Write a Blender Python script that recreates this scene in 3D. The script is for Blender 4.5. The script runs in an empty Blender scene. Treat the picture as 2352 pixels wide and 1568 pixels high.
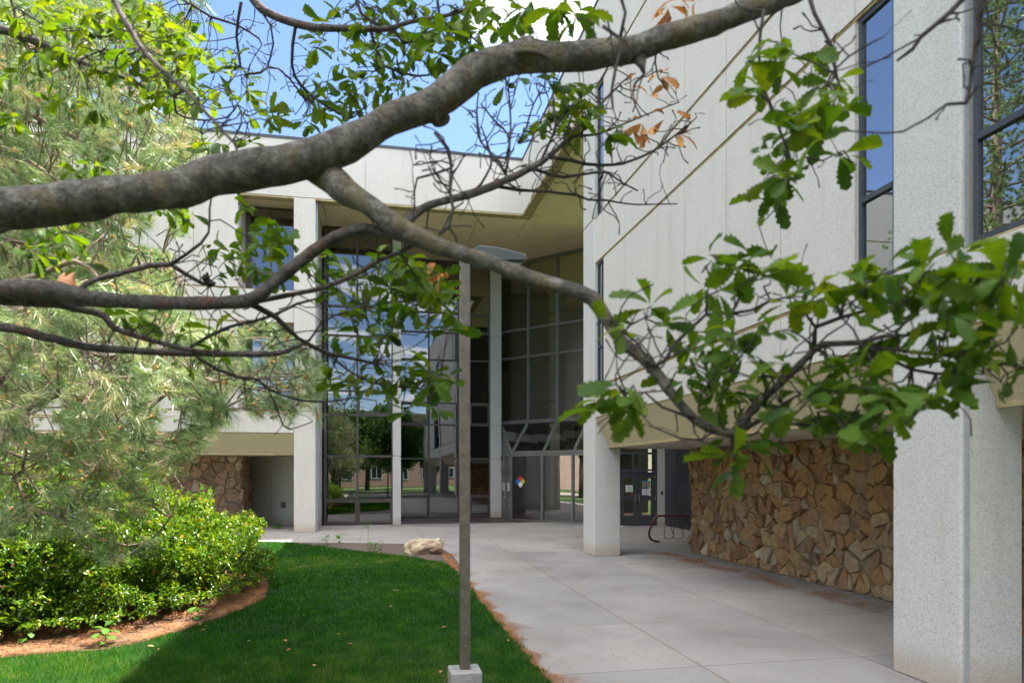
import bpy, math, random
import numpy as np
from mathutils import Vector, noise as mn
R = math.radians
rng = np.random.default_rng(7)
random.seed(7)
scene = bpy.context.scene
COL = scene.collection

# ------------------------------------------------------------------ camera frame
# world axes follow the building: +Y runs away along the right wing, +X to the right.
YAW = R(11.4); F = 1568.0; CX = 1176.0; HZ = 1084.0; H = 2.1
FX, FY = math.sin(YAW), math.cos(YAW); RX, RY = FY, -FX
def P(px, py, d):
    r = (px-CX)/F*d
    return Vector((r*RX+d*FX, r*RY+d*FY, H+(HZ-py)/F*d))
def G(px, py, z=0.0):
    p = P(px, py, (H-z)*F/(py-HZ)); return Vector((p.x, p.y, z))
def Xat(px, Y):
    k = (px-CX)/F
    return (k*FY*Y-RY*Y)/(RX-k*FX)
def Yat(px, X):
    k = (px-CX)/F
    return (RX*X-k*FX*X)/(k*FY-RY)

cam = bpy.data.cameras.new("camera"); co = bpy.data.objects.new("camera", cam); COL.objects.link(co)
co.location = (0, 0, H); co.rotation_euler = (R(90), 0, -YAW)
cam.lens = 24; cam.sensor_width = 36; cam.shift_y = (HZ-784)/2352
cam.clip_start = 0.05; cam.clip_end = 3000
cam.dof.use_dof = True; cam.dof.focus_distance = 17; cam.dof.aperture_fstop = 4.2
scene.camera = co
scene.view_settings.view_transform = 'Standard'; scene.view_settings.look = 'None'
scene.view_settings.exposure = 2.75; scene.view_settings.gamma = 1
scene.render.engine = 'CYCLES'
cy = scene.cycles
cy.use_denoising = True
cy.use_adaptive_sampling = True; cy.adaptive_threshold = 0.02
cy.max_bounces = 9; cy.diffuse_bounces = 4; cy.glossy_bounces = 4; cy.transmission_bounces = 4; cy.transparent_max_bounces = 8
cy.sample_clamp_indirect = 6
cy.caustics_reflective = False; cy.caustics_refractive = False

# ------------------------------------------------------------------ helpers
def tag(o, label=None, cat=None, group=None, kind=None):
    if label: o['label'] = label
    if cat: o['category'] = cat
    if group: o['group'] = group
    if kind: o['kind'] = kind
    return o
def empty(name, loc=(0,0,0), rz=0, parent=None):
    o = bpy.data.objects.new(name, None); COL.objects.link(o)
    o.location = loc; o.rotation_euler = (0,0,rz)
    if parent: o.parent = parent
    o.empty_display_size = .2
    return o
def copy_tree(o, parent=None):
    c = o.copy(); COL.objects.link(c); c.parent = parent
    for ch in o.children: copy_tree(ch, c)
    return c

class MB:
    def __init__(s): s.v = []; s.f = []; s.r = []
    def add(s, vs, fs, r=None):
        n = len(s.v); s.v += [tuple(v) for v in vs]
        for f in fs:
            s.f.append(tuple(i+n for i in f)); s.r.append(random.random() if r is None else r)
    def box(s, x0,x1,y0,y1,z0,z1, r=None):
        s.add([(x0,y0,z0),(x1,y0,z0),(x1,y1,z0),(x0,y1,z0),(x0,y0,z1),(x1,y0,z1),(x1,y1,z1),(x0,y1,z1)],
              [(0,3,2,1),(4,5,6,7),(0,1,5,4),(1,2,6,5),(2,3,7,6),(3,0,4,7)], random.random() if r is None else r)
    def obox(s, p0, p1, w, h0, h1, r=None):
        """upright bar between ground points p0,p1 (xy), width w across, z h0..h1"""
        d = Vector((p1[0]-p0[0], p1[1]-p0[1])).normalized(); n = Vector((-d.y, d.x))*w/2
        pts = [(p0[0]+n.x,p0[1]+n.y),(p0[0]-n.x,p0[1]-n.y),(p1[0]-n.x,p1[1]-n.y),(p1[0]+n.x,p1[1]+n.y)]
        s.prism(pts, h0, h1, r)
    def prism(s, pts, z0, z1, r=None):
        n = len(pts); vs = [(x,y,z0) for x,y in pts]+[(x,y,z1) for x,y in pts]
        fs = [tuple(range(n))[::-1], tuple(range(n,2*n))]+[(i,(i+1)%n,n+(i+1)%n,n+i) for i in range(n)]
        s.add(vs, fs, random.random() if r is None else r)
    def bar(s, a, b, w, t=None, up=(0,0,1)):
        """square bar between 3d points"""
        a = Vector(a); b = Vector(b); t = t or w
        d = (b-a).normalized(); u = Vector(up)
        if abs(d.dot(u)) > .98: u = Vector((0,1,0))
        x = d.cross(u).normalized()*w/2; y = d.cross(x).normalized()*t/2
        vs = [a+x+y,a-x+y,a-x-y,a+x-y,b+x+y,b-x+y,b-x-y,b+x-y]
        s.add(vs, [(0,3,2,1),(4,5,6,7),(0,1,5,4),(1,2,6,5),(2,3,7,6),(3,0,4,7)], .5)
    def tube(s, pts, rad, n=8, bump=0.0, cap=True, r=None):
        pts = [Vector(p) for p in pts]
        if isinstance(rad, (int,float)): rad = [rad]*len(pts)
        m = len(pts); base = len(s.v); u = None
        for i,p in enumerate(pts):
            d = (pts[min(i+1,m-1)]-pts[max(i-1,0)])
            if d.length < 1e-9: d = Vector((0,0,1))
            d.normalize()
            if u is None:
                u = d.orthogonal().normalized()
            u = (u-d*u.dot(d))
            u = u.normalized() if u.length>1e-6 else d.orthogonal().normalized()
            w = d.cross(u)
            for k in range(n):
                a = 2*math.pi*k/n
                q = u*math.cos(a)+w*math.sin(a)
                rr = rad[i]
                if bump: rr *= 1+bump*mn.noise((p+q*rad[i])*(0.22/max(rad[i],.004)))+bump*.5*mn.noise((p+q*rad[i])*(.7/max(rad[i],.004)))
                s.v.append(tuple(p+q*rr))
        for i in range(m-1):
            for k in range(n):
                a = base+i*n+k; b = base+i*n+(k+1)%n
                s.f.append((a,b,b+n,a+n)); s.r.append(.5 if r is None else r)
        if cap:
            s.f.append(tuple(base+k for k in range(n))[::-1]); s.r.append(.5)
            s.f.append(tuple(base+(m-1)*n+k for k in range(n))); s.r.append(.5)
    def build(s, name, mat, parent=None, smooth=False):
        me = bpy.data.meshes.new(name); me.from_pydata(s.v, [], s.f)
        a = me.attributes.new('rnd', 'FLOAT', 'FACE'); a.data.foreach_set('value', np.array(s.r, dtype=np.float32))
        if smooth: me.polygons.foreach_set('use_smooth', [True]*len(me.polygons))
        me.materials.append(mat); me.update()
        o = bpy.data.objects.new(name, me); COL.objects.link(o)
        if parent: 
            o.parent = parent
            # world coordinates were used: undo the parent's placement
            pw = parent_world(parent)
            o.location = (-pw[0], -pw[1], -pw[2])
        return o
def parent_world(p):
    v = Vector((0,0,0))
    while p is not None:
        v += Vector(p.location); p = p.parent
    return v
def fast_mesh(name, V, Fc, mat, parent=None, rnd=None, smooth=False):
    """V (n,3), Fc (m,k) numpy"""
    me = bpy.data.meshes.new(name); m, k = Fc.shape
    me.vertices.add(len(V)); me.vertices.foreach_set('co', V.astype(np.float32).ravel())
    me.loops.add(m*k); me.loops.foreach_set('vertex_index', Fc.astype(np.int32).ravel())
    me.polygons.add(m); me.polygons.foreach_set('loop_start', np.arange(0, m*k, k, dtype=np.int32))
    try: me.polygons.foreach_set('loop_total', np.full(m, k, dtype=np.int32))
    except Exception: pass
    if smooth: me.polygons.foreach_set('use_smooth', np.ones(m, dtype=bool))
    me.update(calc_edges=True); 
    if rnd is not None:
        a = me.attributes.new('rnd', 'FLOAT', 'FACE'); a.data.foreach_set('value', rnd.astype(np.float32))
    me.materials.append(mat)
    o = bpy.data.objects.new(name, me); COL.objects.link(o)
    if parent:
        o.parent = parent; pw = parent_world(parent); o.location = (-pw[0],-pw[1],-pw[2])
    return o
def rot_frames(n, z, rng_=rng):
    pass
def catmull(pts, step):
    """pts: list of tuples (any dim). resample"""
    A = np.array(pts, float); out = []
    n = len(A)
    for i in range(n-1):
        p0 = A[max(i-1,0)]; p1 = A[i]; p2 = A[i+1]; p3 = A[min(i+2,n-1)]
        k = max(1, int(np.linalg.norm(p2[:3]-p1[:3])/step))
        for j in range(k):
            t = j/k
            out.append(.5*((2*p1)+(-p0+p2)*t+(2*p0-5*p1+4*p2-p3)*t*t+(-p0+3*p1-3*p2+p3)*t**3))
    out.append(A[-1]); return np.array(out)

# ------------------------------------------------------------------ materials
def newmat(name):
    m = bpy.data.materials.new(name); m.use_nodes = True; nt = m.node_tree
    b = nt.nodes['Principled BSDF']; return m, nt, b
def N(nt, t, **kw):
    n = nt.nodes.new(t)
    for k,v in kw.items():
        if k in n.inputs: n.inputs[k].default_value = v
        else: setattr(n, k, v)
    return n
def L(nt, a, b): nt.links.new(a, b)
def coords(nt, scale=(1,1,1)):
    tc = N(nt,'ShaderNodeTexCoord'); mp = N(nt,'ShaderNodeMapping'); mp.inputs['Scale'].default_value = scale
    L(nt, tc.outputs['Object'], mp.inputs['Vector']); return mp.outputs['Vector']
def noise(nt, vec, scale, detail=4, rough=.6, dist=0):
    n = N(nt,'ShaderNodeTexNoise'); n.inputs['Scale'].default_value = scale; n.inputs['Detail'].default_value = detail
    n.inputs['Roughness'].default_value = rough; n.inputs['Distortion'].default_value = dist
    L(nt, vec, n.inputs['Vector']); return n.outputs['Fac']
def ramp(nt, fac, stops):
    r = N(nt,'ShaderNodeValToRGB'); e = r.color_ramp.elements
    while len(e) < len(stops): e.new(.5)
    for i,(p,c) in enumerate(stops):
        e[i].position = p; e[i].color = (*c,1) if len(c)==3 else c
    L(nt, fac, r.inputs['Fac']); return r.outputs['Color']
def mix(nt, fac, a, b, mode='MIX'):
    m = N(nt,'ShaderNodeMix'); m.data_type='RGBA'; m.blend_type = mode
    if isinstance(fac,(int,float)): m.inputs[0].default_value = fac
    else: L(nt, fac, m.inputs[0])
    for s,v in ((6,a),(7,b)):
        if isinstance(v, tuple): m.inputs[s].default_value = (*v,1)
        else: L(nt, v, m.inputs[s])
    return m.outputs[2]
def bump(nt, b, h, strength=.3, dist=.01):
    bn = N(nt,'ShaderNodeBump'); bn.inputs['Strength'].default_value = strength; bn.inputs['Distance'].default_value = dist
    L(nt, h, bn.inputs['Height']); L(nt, bn.outputs['Normal'], b.inputs['Normal']); return bn
def math_(nt, op, a, b=None, c=None):
    m = N(nt,'ShaderNodeMath'); m.operation = op
    for i,v in enumerate((a,b,c)):
        if v is None: continue
        if isinstance(v,(int,float)): m.inputs[i].default_value = v
        else: L(nt, v, m.inputs[i])
    return m.outputs[0]

def aggregate(name, base, dark, fleck=(.30,.24,.17), amt=1.0, stain=True):
    """exposed aggregate concrete"""
    m, nt, b = newmat(name); v = coords(nt)
    n1 = noise(nt, v, 60, 3, .8); n2 = noise(nt, v, 150, 2, .8); n3 = noise(nt, v, .7, 4, .6)
    c = ramp(nt, n1, [(.32,dark),(.5,base),(.72,tuple(min(1,x*1.12) for x in base))])
    c = mix(nt, math_(nt,'MULTIPLY', ramp(nt, n2, [(.60,(0,0,0)),(.68,(1,1,1))]), .75*amt), c, fleck)
    c = mix(nt, math_(nt,'MULTIPLY', ramp(nt, n3, [(.4,(0,0,0)),(.75,(1,1,1))]), .28), c, tuple(x*.78 for x in base))
    if stain:
        # rusty run-off streaks and a soiled foot near the ground
        vs = coords(nt, (1.1,1.1,.12)); s = noise(nt, vs, 3.0, 5, .7)
        c = mix(nt, math_(nt,'MULTIPLY', ramp(nt, s, [(.50,(0,0,0)),(.78,(1,1,1))]), .30), c, (.33,.28,.21))
        s2 = noise(nt, coords(nt,(2.6,2.6,.3)), 3.0, 5, .7); c = mix(nt, math_(nt,'MULTIPLY', ramp(nt, s2, [(.60,(0,0,0)),(.74,(1,1,1))]), .13), c, (.22,.20,.18))
        sx = N(nt,'ShaderNodeSeparateXYZ'); L(nt, v, sx.inputs[0])
        g = N(nt,'ShaderNodeMapRange'); g.inputs[1].default_value=.02; g.inputs[2].default_value=.28; g.inputs[3].default_value=.55; g.inputs[4].default_value=0
        L(nt, math_(nt,'ADD', sx.outputs[2], math_(nt,'MULTIPLY', noise(nt, v, 3,4,.7), -.2)), g.inputs[0])
        c = mix(nt, g.outputs[0], c, (.36,.27,.18))
    L(nt, c, b.inputs['Base Color']); b.inputs['Roughness'].default_value = .9
    h = math_(nt,'ADD', n1, math_(nt,'MULTIPLY', n2, .6)); bump(nt, b, h, .7, .006)
    return m
M = {}
M['agg'] = aggregate('aggregate_concrete', (.575,.545,.51), (.31,.29,.265), amt=1.3)
M['agg2'] = aggregate('aggregate_column', (.53,.52,.50), (.30,.29,.27), amt=1.3)
M['chamfer'] = aggregate('aggregate_chamfer', (.50,.42,.26), (.32,.27,.16), stain=False)
def simple(name, col, rough=.6, metal=0, nscale=0, var=.15, bs=.0, bd=.01, spec=.5):
    m, nt, b = newmat(name); b.inputs['Roughness'].default_value = rough; b.inputs['Metallic'].default_value = metal
    b.inputs['Specular IOR Level'].default_value = spec
    if nscale:
        v = coords(nt); n = noise(nt, v, nscale, 5, .65)
        c = ramp(nt, n, [(.3,tuple(x*(1-var) for x in col)),(.7,tuple(min(1,x*(1+var)) for x in col))])
        L(nt, c, b.inputs['Base Color'])
        if bs: bump(nt, b, n, bs, bd)
    else: b.inputs['Base Color'].default_value = (*col,1)
    return m
M['soffit'] = simple('soffit_plaster', (.84,.66,.49), .85, nscale=1.3, var=.12, bs=.15)
M['seal'] = simple('joint_sealant', (.36,.28,.15), .8, nscale=6, var=.3)
M['bronze'] = simple('bronze_frame', (.085,.068,.06), .45, .3, nscale=3, var=.15)
M['greyframe'] = simple('grey_frame', (.15,.15,.145), .5, .2, nscale=3, var=.15)
M['navy'] = simple('slate_frame', (.055,.06,.07), .45, .3, nscale=3, var=.2)
M['door'] = simple('door_paint', (.055,.058,.066), .5, nscale=4, var=.15)
M['darkpanel'] = simple('dark_panel', (.022,.024,.03), .35, nscale=1.5, var=.4)
M['coping'] = simple('coping_metal', (.06,.06,.07), .5, .4)
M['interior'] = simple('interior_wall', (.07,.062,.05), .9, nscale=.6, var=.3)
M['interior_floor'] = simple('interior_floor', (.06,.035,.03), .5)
M['steel'] = simple('brushed_steel', (.5,.48,.44), .35, .9)
M['paper'] = simple('paper', (.62,.62,.58), .8, nscale=40, var=.12)
M['blackplastic'] = simple('black_plastic', (.02,.02,.02), .5)
M['rackpaint'] = simple('maroon_paint', (.10,.010,.020), .35, nscale=8, var=.3)
M['polepaint'] = simple('lamp_post_paint', (.125,.108,.088), .42, .25, nscale=11, var=.3, bs=.15)
M['lamphead'] = simple('lamp_head_paint', (.05,.06,.055), .5, .0)
M['led'] = simple('led_lens', (.55,.56,.42), .25, nscale=90, var=.5)
M['footing'] = simple('footing_concrete', (.27,.265,.25), .9, nscale=14, var=.25, bs=.4)
def glass(name, refl, tint, wav, wscale, rough=.0):
    m, nt, b = newmat(name); nt.nodes.remove(b); out = nt.nodes['Material Output']
    gl = N(nt,'ShaderNodeBsdfGlossy'); gl.inputs['Color'].default_value=(.88,.90,.95,1); gl.inputs['Roughness'].default_value = rough
    tr = N(nt,'ShaderNodeBsdfTransparent'); tr.inputs['Color'].default_value = (*tint,1)
    fr = N(nt,'ShaderNodeFresnel'); fr.inputs['IOR'].default_value = 1.5
    fac = math_(nt,'ADD', math_(nt,'MULTIPLY', fr.outputs[0], .8), refl)
    ms = N(nt,'ShaderNodeMixShader'); L(nt, fac, ms.inputs[0]); L(nt, tr.outputs[0], ms.inputs[1]); L(nt, gl.outputs[0], ms.inputs[2])
    v = coords(nt); n = noise(nt, v, wscale, 1, .4)
    bn = N(nt,'ShaderNodeBump'); bn.inputs['Strength'].default_value = 1; bn.inputs['Distance'].default_value = wav
    L(nt, n, bn.inputs['Height']); L(nt, bn.outputs['Normal'], gl.inputs['Normal'])
    L(nt, ms.outputs[0], out.inputs[0]); return m
M['glass'] = glass('tinted_glass', .17, (.40,.36,.29), .0028, .6)
M['glass_entry'] = glass('entry_glass', .17, (.60,.57,.50), .0025, .6)
M['glass_wing'] = glass('wing_glass', .36, (.12,.12,.13), .001, .5)

def stone_mat(nm='rubble_stone', tan=0):
    m, nt, b = newmat(nm); v = coords(nt)
    at = N(nt,'ShaderNodeAttribute'); at.attribute_name='rnd'
    c = ramp(nt, at.outputs['Fac'], [(0,(.42,.26,.20)),(.3,(.56,.37,.28)),(.5,(.48,.31,.25)),(.7,(.62,.46,.35)),(.85,(.30,.20,.19)),(.95,(.68,.57,.46)),(1,(.72,.63,.52))] if tan else [(0,(.22,.12,.06)),(.2,(.42,.26,.13)),(.38,(.33,.18,.11)),(.55,(.48,.34,.20)),(.7,(.25,.15,.12)),(.84,(.52,.39,.25)),(.94,(.40,.35,.28)),(1,(.62,.54,.41))])
    n = noise(nt, v, 9, 8, .72, .6); n2 = noise(nt, v, 2.7, 4, .6)
    c = mix(nt, 1.0, c, ramp(nt, n, [(.3,(.30,.25,.21)),(.5,(.84,.82,.78)),(.7,(1.15,.98,.72))]), 'MULTIPLY')
    c = mix(nt, math_(nt,'MULTIPLY', ramp(nt, n2, [(.42,(0,0,0)),(.66,(1,1,1))]), .2 if tan else .45), c, (.42,.27,.10))
    L(nt, c, b.inputs['Base Color']); b.inputs['Roughness'].default_value=.9
    bump(nt, b, n, .9, .03); return m
M['stone'] = stone_mat(); M['stone2'] = stone_mat('tan_rubble', 1)
M['mortar'] = simple('mortar', (.25,.19,.12), .95, nscale=12, var=.3, bs=.5)

def line_mask(nt, coord, off, period, halfw):
    """1 near x = off + k*period"""
    t = math_(nt,'DIVIDE', math_(nt,'SUBTRACT', coord, off-period*50), period)
    fr = math_(nt,'FRACT', math_(nt,'ADD', t, .5)); a = math_(nt,'ABSOLUTE', math_(nt,'SUBTRACT', fr, .5))
    return math_(nt,'LESS_THAN', a, halfw/period)
def pavement_mat():
    m, nt, b = newmat('pavement_concrete'); v = coords(nt)
    sx = N(nt,'ShaderNodeSeparateXYZ'); L(nt, v, sx.inputs[0])
    n = noise(nt, v, .45, 6, .62, .5); n2 = noise(nt, v, 38, 4, .7); n3 = noise(nt, v, 5, 6, .7)
    c = ramp(nt, n, [(.3,(.205,.190,.178)),(.5,(.268,.252,.238)),(.7,(.325,.308,.29))])
    c = mix(nt, 1.0, c, ramp(nt, n2, [(.3,(.86,.86,.86)),(.6,(1,1,1)),(.8,(1.06,1.05,1.03))]), 'MULTIPLY')
    c = mix(nt, math_(nt,'MULTIPLY', ramp(nt, n3, [(.52,(0,0,0)),(.72,(1,1,1))]), .25), c, (.19,.15,.125))
    # per-slab tone: cell index noise
    cxn = math_(nt,'FLOOR', math_(nt,'DIVIDE', math_(nt,'SUBTRACT', sx.outputs[0], 3.48-98), 1.96))
    cyn = math_(nt,'FLOOR', math_(nt,'DIVIDE', math_(nt,'SUBTRACT', sx.outputs[1], 6.85-106.5), 2.13))
    cb = N(nt,'ShaderNodeCombineXYZ'); L(nt, cxn, cb.inputs[0]); L(nt, cyn, cb.inputs[1])
    wn = N(nt,'ShaderNodeTexWhiteNoise'); wn.noise_dimensions='2D'; L(nt, cb.outputs[0], wn.inputs['Vector'])
    c = mix(nt, 1.0, c, ramp(nt, wn.outputs['Value'], [(0,(.90,.90,.91)),(1,(1.04,1.03,1.0))]), 'MULTIPLY')
    wob = math_(nt,'MULTIPLY', math_(nt,'SUBTRACT', noise(nt, v, 6, 3, .6), .5), .02)
    sp1 = noise(nt, v, 11, 2, .4); c = mix(nt, math_(nt,'MULTIPLY', ramp(nt, sp1, [(.70,(0,0,0)),(.73,(1,1,1))]), .45), c, (.12,.11,.10))
    vn = N(nt,'ShaderNodeTexVoronoi'); vn.feature='DISTANCE_TO_EDGE'; vn.inputs['Scale'].default_value=.33; wv = N(nt,'ShaderNodeVectorMath'); wv.operation='ADD'; L(nt, v, wv.inputs[0]); nn = N(nt,'ShaderNodeTexNoise'); nn.inputs['Scale'].default_value=1.7; nn.inputs['Detail'].default_value=6; L(nt, v, nn.inputs['Vector']); L(nt, nn.outputs['Color'], wv.inputs[1]); L(nt, wv.outputs[0], vn.inputs['Vector'])
    crk = math_(nt,'MULTIPLY', math_(nt,'LESS_THAN', vn.outputs['Distance'], .0018), ramp(nt, noise(nt, v, .25, 2, .5), [(.50,(0,0,0)),(.55,(1,1,1))])); c = mix(nt, math_(nt,'MULTIPLY', crk, .5), c, (.12,.10,.09))
    l1 = line_mask(nt, math_(nt,'ADD', sx.outputs[0], wob), 3.48, 1.96, .010)
    l2 = line_mask(nt, math_(nt,'ADD', sx.outputs[1], wob), 6.85, 2.13, .009)
    lm = math_(nt,'MAXIMUM', l1, l2)
    c = mix(nt, math_(nt,'MULTIPLY', lm, .75), c, (.14,.105,.08))
    L(nt, c, b.inputs['Base Color']); b.inputs['Roughness'].default_value = .82
    hgt = math_(nt,'SUBTRACT', math_(nt,'MULTIPLY', n2, .15), lm); bump(nt, b, hgt, .5, .01)
    return m
M['pave'] = pavement_mat()
def soil_mat(name, a, c_, d, sc=18):
    m, nt, b = newmat(name); v = coords(nt)
    n = noise(nt, v, sc, 8, .78); n2 = noise(nt, v, 90, 3, .8)
    c = ramp(nt, n, [(.3,a),(.5,c_),(.7,d)])
    c = mix(nt, 1.0, c, ramp(nt, n2, [(.3,(.5,.5,.5)),(.65,(1.2,1.2,1.2))]), 'MULTIPLY')
    L(nt, c, b.inputs['Base Color']); b.inputs['Roughness'].default_value=.95; bump(nt, b, n, 1, .05); return m
M['mulch'] = soil_mat('mulch_chips', (.06,.04,.03), (.14,.10,.08), (.26,.20,.16), 24)
M['litterbed'] = soil_mat('needle_bed', (.05,.022,.012), (.14,.07,.035), (.26,.15,.09))
M['turf'] = soil_mat('turf_soil', (.01,.03,.005), (.018,.055,.007), (.03,.075,.012), 8)
M['field'] = soil_mat('far_ground', (.05,.09,.02), (.08,.14,.03), (.12,.17,.05), .6)
M['path'] = simple('sunny_path', (.42,.38,.33), .9, nscale=2, var=.15)

def leafmat(name, stops, trans=.35, rough=.45, tcol=(1.5,1.7,.5), spec=.22):
    m, nt, b = newmat(name); out = nt.nodes['Material Output']
    at = N(nt,'ShaderNodeAttribute'); at.attribute_name='rnd'
    c = ramp(nt, at.outputs['Fac'], stops)
    c = mix(nt, 1.0, c, ramp(nt, noise(nt, coords(nt), 45, 4, .7), [(.3,(.72,.75,.7)),(.5,(1,1,1)),(.72,(1.3,1.2,1.0))]), 'MULTIPLY')
    L(nt, c, b.inputs['Base Color']); b.inputs['Roughness'].default_value = rough; b.inputs['Specular IOR Level'].default_value = spec
    t = N(nt,'ShaderNodeBsdfTranslucent'); L(nt, mix(nt, 1.0, c, tcol, 'MULTIPLY'), t.inputs['Color'])
    ms = N(nt,'ShaderNodeMixShader'); ms.inputs[0].default_value = trans
    L(nt, b.outputs[0], ms.inputs[1]); L(nt, t.outputs[0], ms.inputs[2]); L(nt, ms.outputs[0], out.inputs[0]); return m
M['oakleaf'] = leafmat('oak_leaf', [(0,(.026,.062,.010)),(.35,(.046,.100,.012)),(.65,(.085,.145,.014)),(.85,(.12,.16,.018)),(1,(.045,.09,.030))], .40, .55, (2.3,2.1,.25))
M['deadleaf'] = leafmat('dead_leaf', [(0,(.38,.15,.05)),(.6,(.55,.28,.10)),(1,(.38,.33,.06))], .25, .7, (1.2,1,.8))
M['needle'] = leafmat('pine_needle', [(0,(.08,.15,.05)),(.45,(.20,.30,.11)),(.8,(.38,.45,.22)),(1,(.56,.45,.24))], .28, .32, (1.15,1.2,.85), .7)
M['shrubleaf'] = leafmat('shrub_leaf', [(0,(.022,.070,.004)),(.5,(.065,.150,.006)),(.8,(.15,.25,.008)),(.97,(.27,.33,.015)),(1,(.30,.12,.05))], .32, .30, (2.2,1.7,.2), .4)
M['grassblade'] = leafmat('grass_blade', [(0,(.009,.055,.003)),(.5,(.026,.118,.006)),(.8,(.07,.185,.013)),(.95,(.12,.20,.03)),(1,(.28,.25,.10))], .35, .7, (1.5,1.6,.4), .06)
M['weedleaf'] = leafmat('weed_leaf', [(0,(.05,.13,.02)),(1,(.09,.20,.03))], .3, .5)
M['bglleaf'] = leafmat('far_leaf', [(0,(.02,.06,.01)),(.5,(.04,.10,.02)),(1,(.08,.15,.03))], .3, .5)
M['litter'] = leafmat('fallen_needle', [(0,(.16,.055,.02)),(.5,(.36,.15,.06)),(1,(.58,.34,.18))], .1, .8, (1,1,1))
M['pollen'] = simple('pollen_cone', (.60,.30,.10), .8, nscale=60, var=.3)
def bark(name, a, b_, c_, lich=None, sc=14, rust=None):
    m, nt, b = newmat(name); v = coords(nt)
    n = noise(nt, v, sc, 8, .7, .3); n2 = noise(nt, v, sc*.45, 4, .6)
    c = ramp(nt, n, [(.3,a),(.5,b_),(.72,c_)])
    if lich: c = mix(nt, math_(nt,'MULTIPLY', ramp(nt, n2, [(.50,(0,0,0)),(.62,(1,1,1))]), .6), c, lich)
    if rust:
        n4 = noise(nt, coords(nt,(1,1,1.3)), sc*.8, 3, .5)
        c = mix(nt, math_(nt,'MULTIPLY', ramp(nt, n4, [(.58,(0,0,0)),(.66,(1,1,1))]), .7), c, rust)
    L(nt, c, b.inputs['Base Color']); b.inputs['Roughness'].default_value = .9
    n5 = noise(nt, v, sc*4, 6, .75); c = mix(nt, 1.0, c, ramp(nt, n5, [(.3,(.55,.55,.55)),(.5,(1,1,1)),(.7,(1.35,1.35,1.3))]), 'MULTIPLY'); L(nt, c, b.inputs['Base Color'])
    bump(nt, b, math_(nt,'ADD', n, math_(nt,'MULTIPLY', n5, .5)), 1, .02); return m
M['bark'] = bark('oak_bark', (.03,.026,.02), (.115,.104,.088), (.31,.29,.255), (.15,.12,.045), 26)
M['bark2'] = bark('young_oak_bark', (.035,.028,.025), (.105,.088,.08), (.22,.195,.18), None, 34, (.16,.065,.04))
M['twig'] = bark('twig_bark', (.025,.02,.018), (.05,.04,.036), (.09,.075,.066), None, 30)
M['pinebark'] = bark('pine_bark', (.14,.09,.06), (.26,.19,.14), (.36,.29,.23), None, 24)
def rock_mat():
    m, nt, b = newmat('sandstone_rock'); v = coords(nt)
    n = noise(nt, v, 3.5, 8, .65, .8); n2 = noise(nt, v, 1.6, 3, .5)
    c = ramp(nt, n, [(.3,(.24,.17,.11)),(.5,(.44,.36,.24)),(.7,(.60,.53,.42))])
    c = mix(nt, ramp(nt, n2, [(.52,(0,0,0)),(.6,(1,1,1))]), c, mix(nt,.5,c,(.26,.13,.09)))
    L(nt, c, b.inputs['Base Color']); b.inputs['Roughness'].default_value=.9; bump(nt, b, n, 1, .06); return m
M['rock'] = rock_mat()
def brick_mat():
    m, nt, b = newmat('pink_brick'); v = coords(nt)
    n = noise(nt, v, 2, 4, .6)
    bk = N(nt,'ShaderNodeTexBrick'); bk.inputs['Scale'].default_value = 2.5
    bk.inputs['Color1'].default_value=(.46,.25,.19,1); bk.inputs['Color2'].default_value=(.55,.33,.25,1); bk.inputs['Mortar'].default_value=(.5,.42,.36,1)
    sw = N(nt,'ShaderNodeMapping'); sw.inputs['Rotation'].default_value=(R(90),0,0); L(nt, v, sw.inputs[0]); L(nt, sw.outputs[0], bk.inputs['Vector'])
    L(nt, mix(nt, 1.0, bk.outputs['Color'], ramp(nt, n, [(.3,(.85,.85,.85)),(.7,(1.1,1.1,1.1))]), 'MULTIPLY'), b.inputs['Base Color'])
    b.inputs['Roughness'].default_value=.9; return m
M['brick'] = brick_mat()
def flat(name, c, rough=.6): return simple(name, c, rough)
M['red'] = flat('sign_red', (.55,.02,.03)); M['blue'] = flat('sign_blue', (.01,.14,.50)); M['yellow'] = flat('sign_yellow', (.45,.42,.03)); M['white'] = flat('sign_white', (.65,.66,.68))
M['teal'] = flat('poster_teal', (.03,.25,.32)); M['orange'] = flat('poster_orange', (.62,.18,.07))

# ------------------------------------------------------------------ sky and sun
SUN = Vector((7.85, 2.6, 13.7)).normalized()
elev = math.asin(SUN.z); azim = math.atan2(SUN.x, SUN.y)
w = bpy.data.worlds.new("World"); scene.world = w; w.use_nodes = True; nt = w.node_tree
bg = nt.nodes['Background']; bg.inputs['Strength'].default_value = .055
sky = N(nt,'ShaderNodeTexSky'); sky.sky_type='NISHITA'; sky.sun_disc=False; sky.sun_elevation=elev; sky.sun_rotation=azim
sky.altitude = 2000; sky.air_density = 1; sky.dust_density = .6; sky.ozone_density = 2.2
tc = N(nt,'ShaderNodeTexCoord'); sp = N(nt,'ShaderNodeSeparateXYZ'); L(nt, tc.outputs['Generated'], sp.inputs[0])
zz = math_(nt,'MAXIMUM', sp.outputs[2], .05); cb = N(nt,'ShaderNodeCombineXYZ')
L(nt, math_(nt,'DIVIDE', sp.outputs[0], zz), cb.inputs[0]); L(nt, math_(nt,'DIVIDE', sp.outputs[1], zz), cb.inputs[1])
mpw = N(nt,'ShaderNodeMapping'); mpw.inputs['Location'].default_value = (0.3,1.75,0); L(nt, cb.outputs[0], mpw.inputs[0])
cn = noise(nt, mpw.outputs[0], 1.0, 9, .58, .25)
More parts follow.
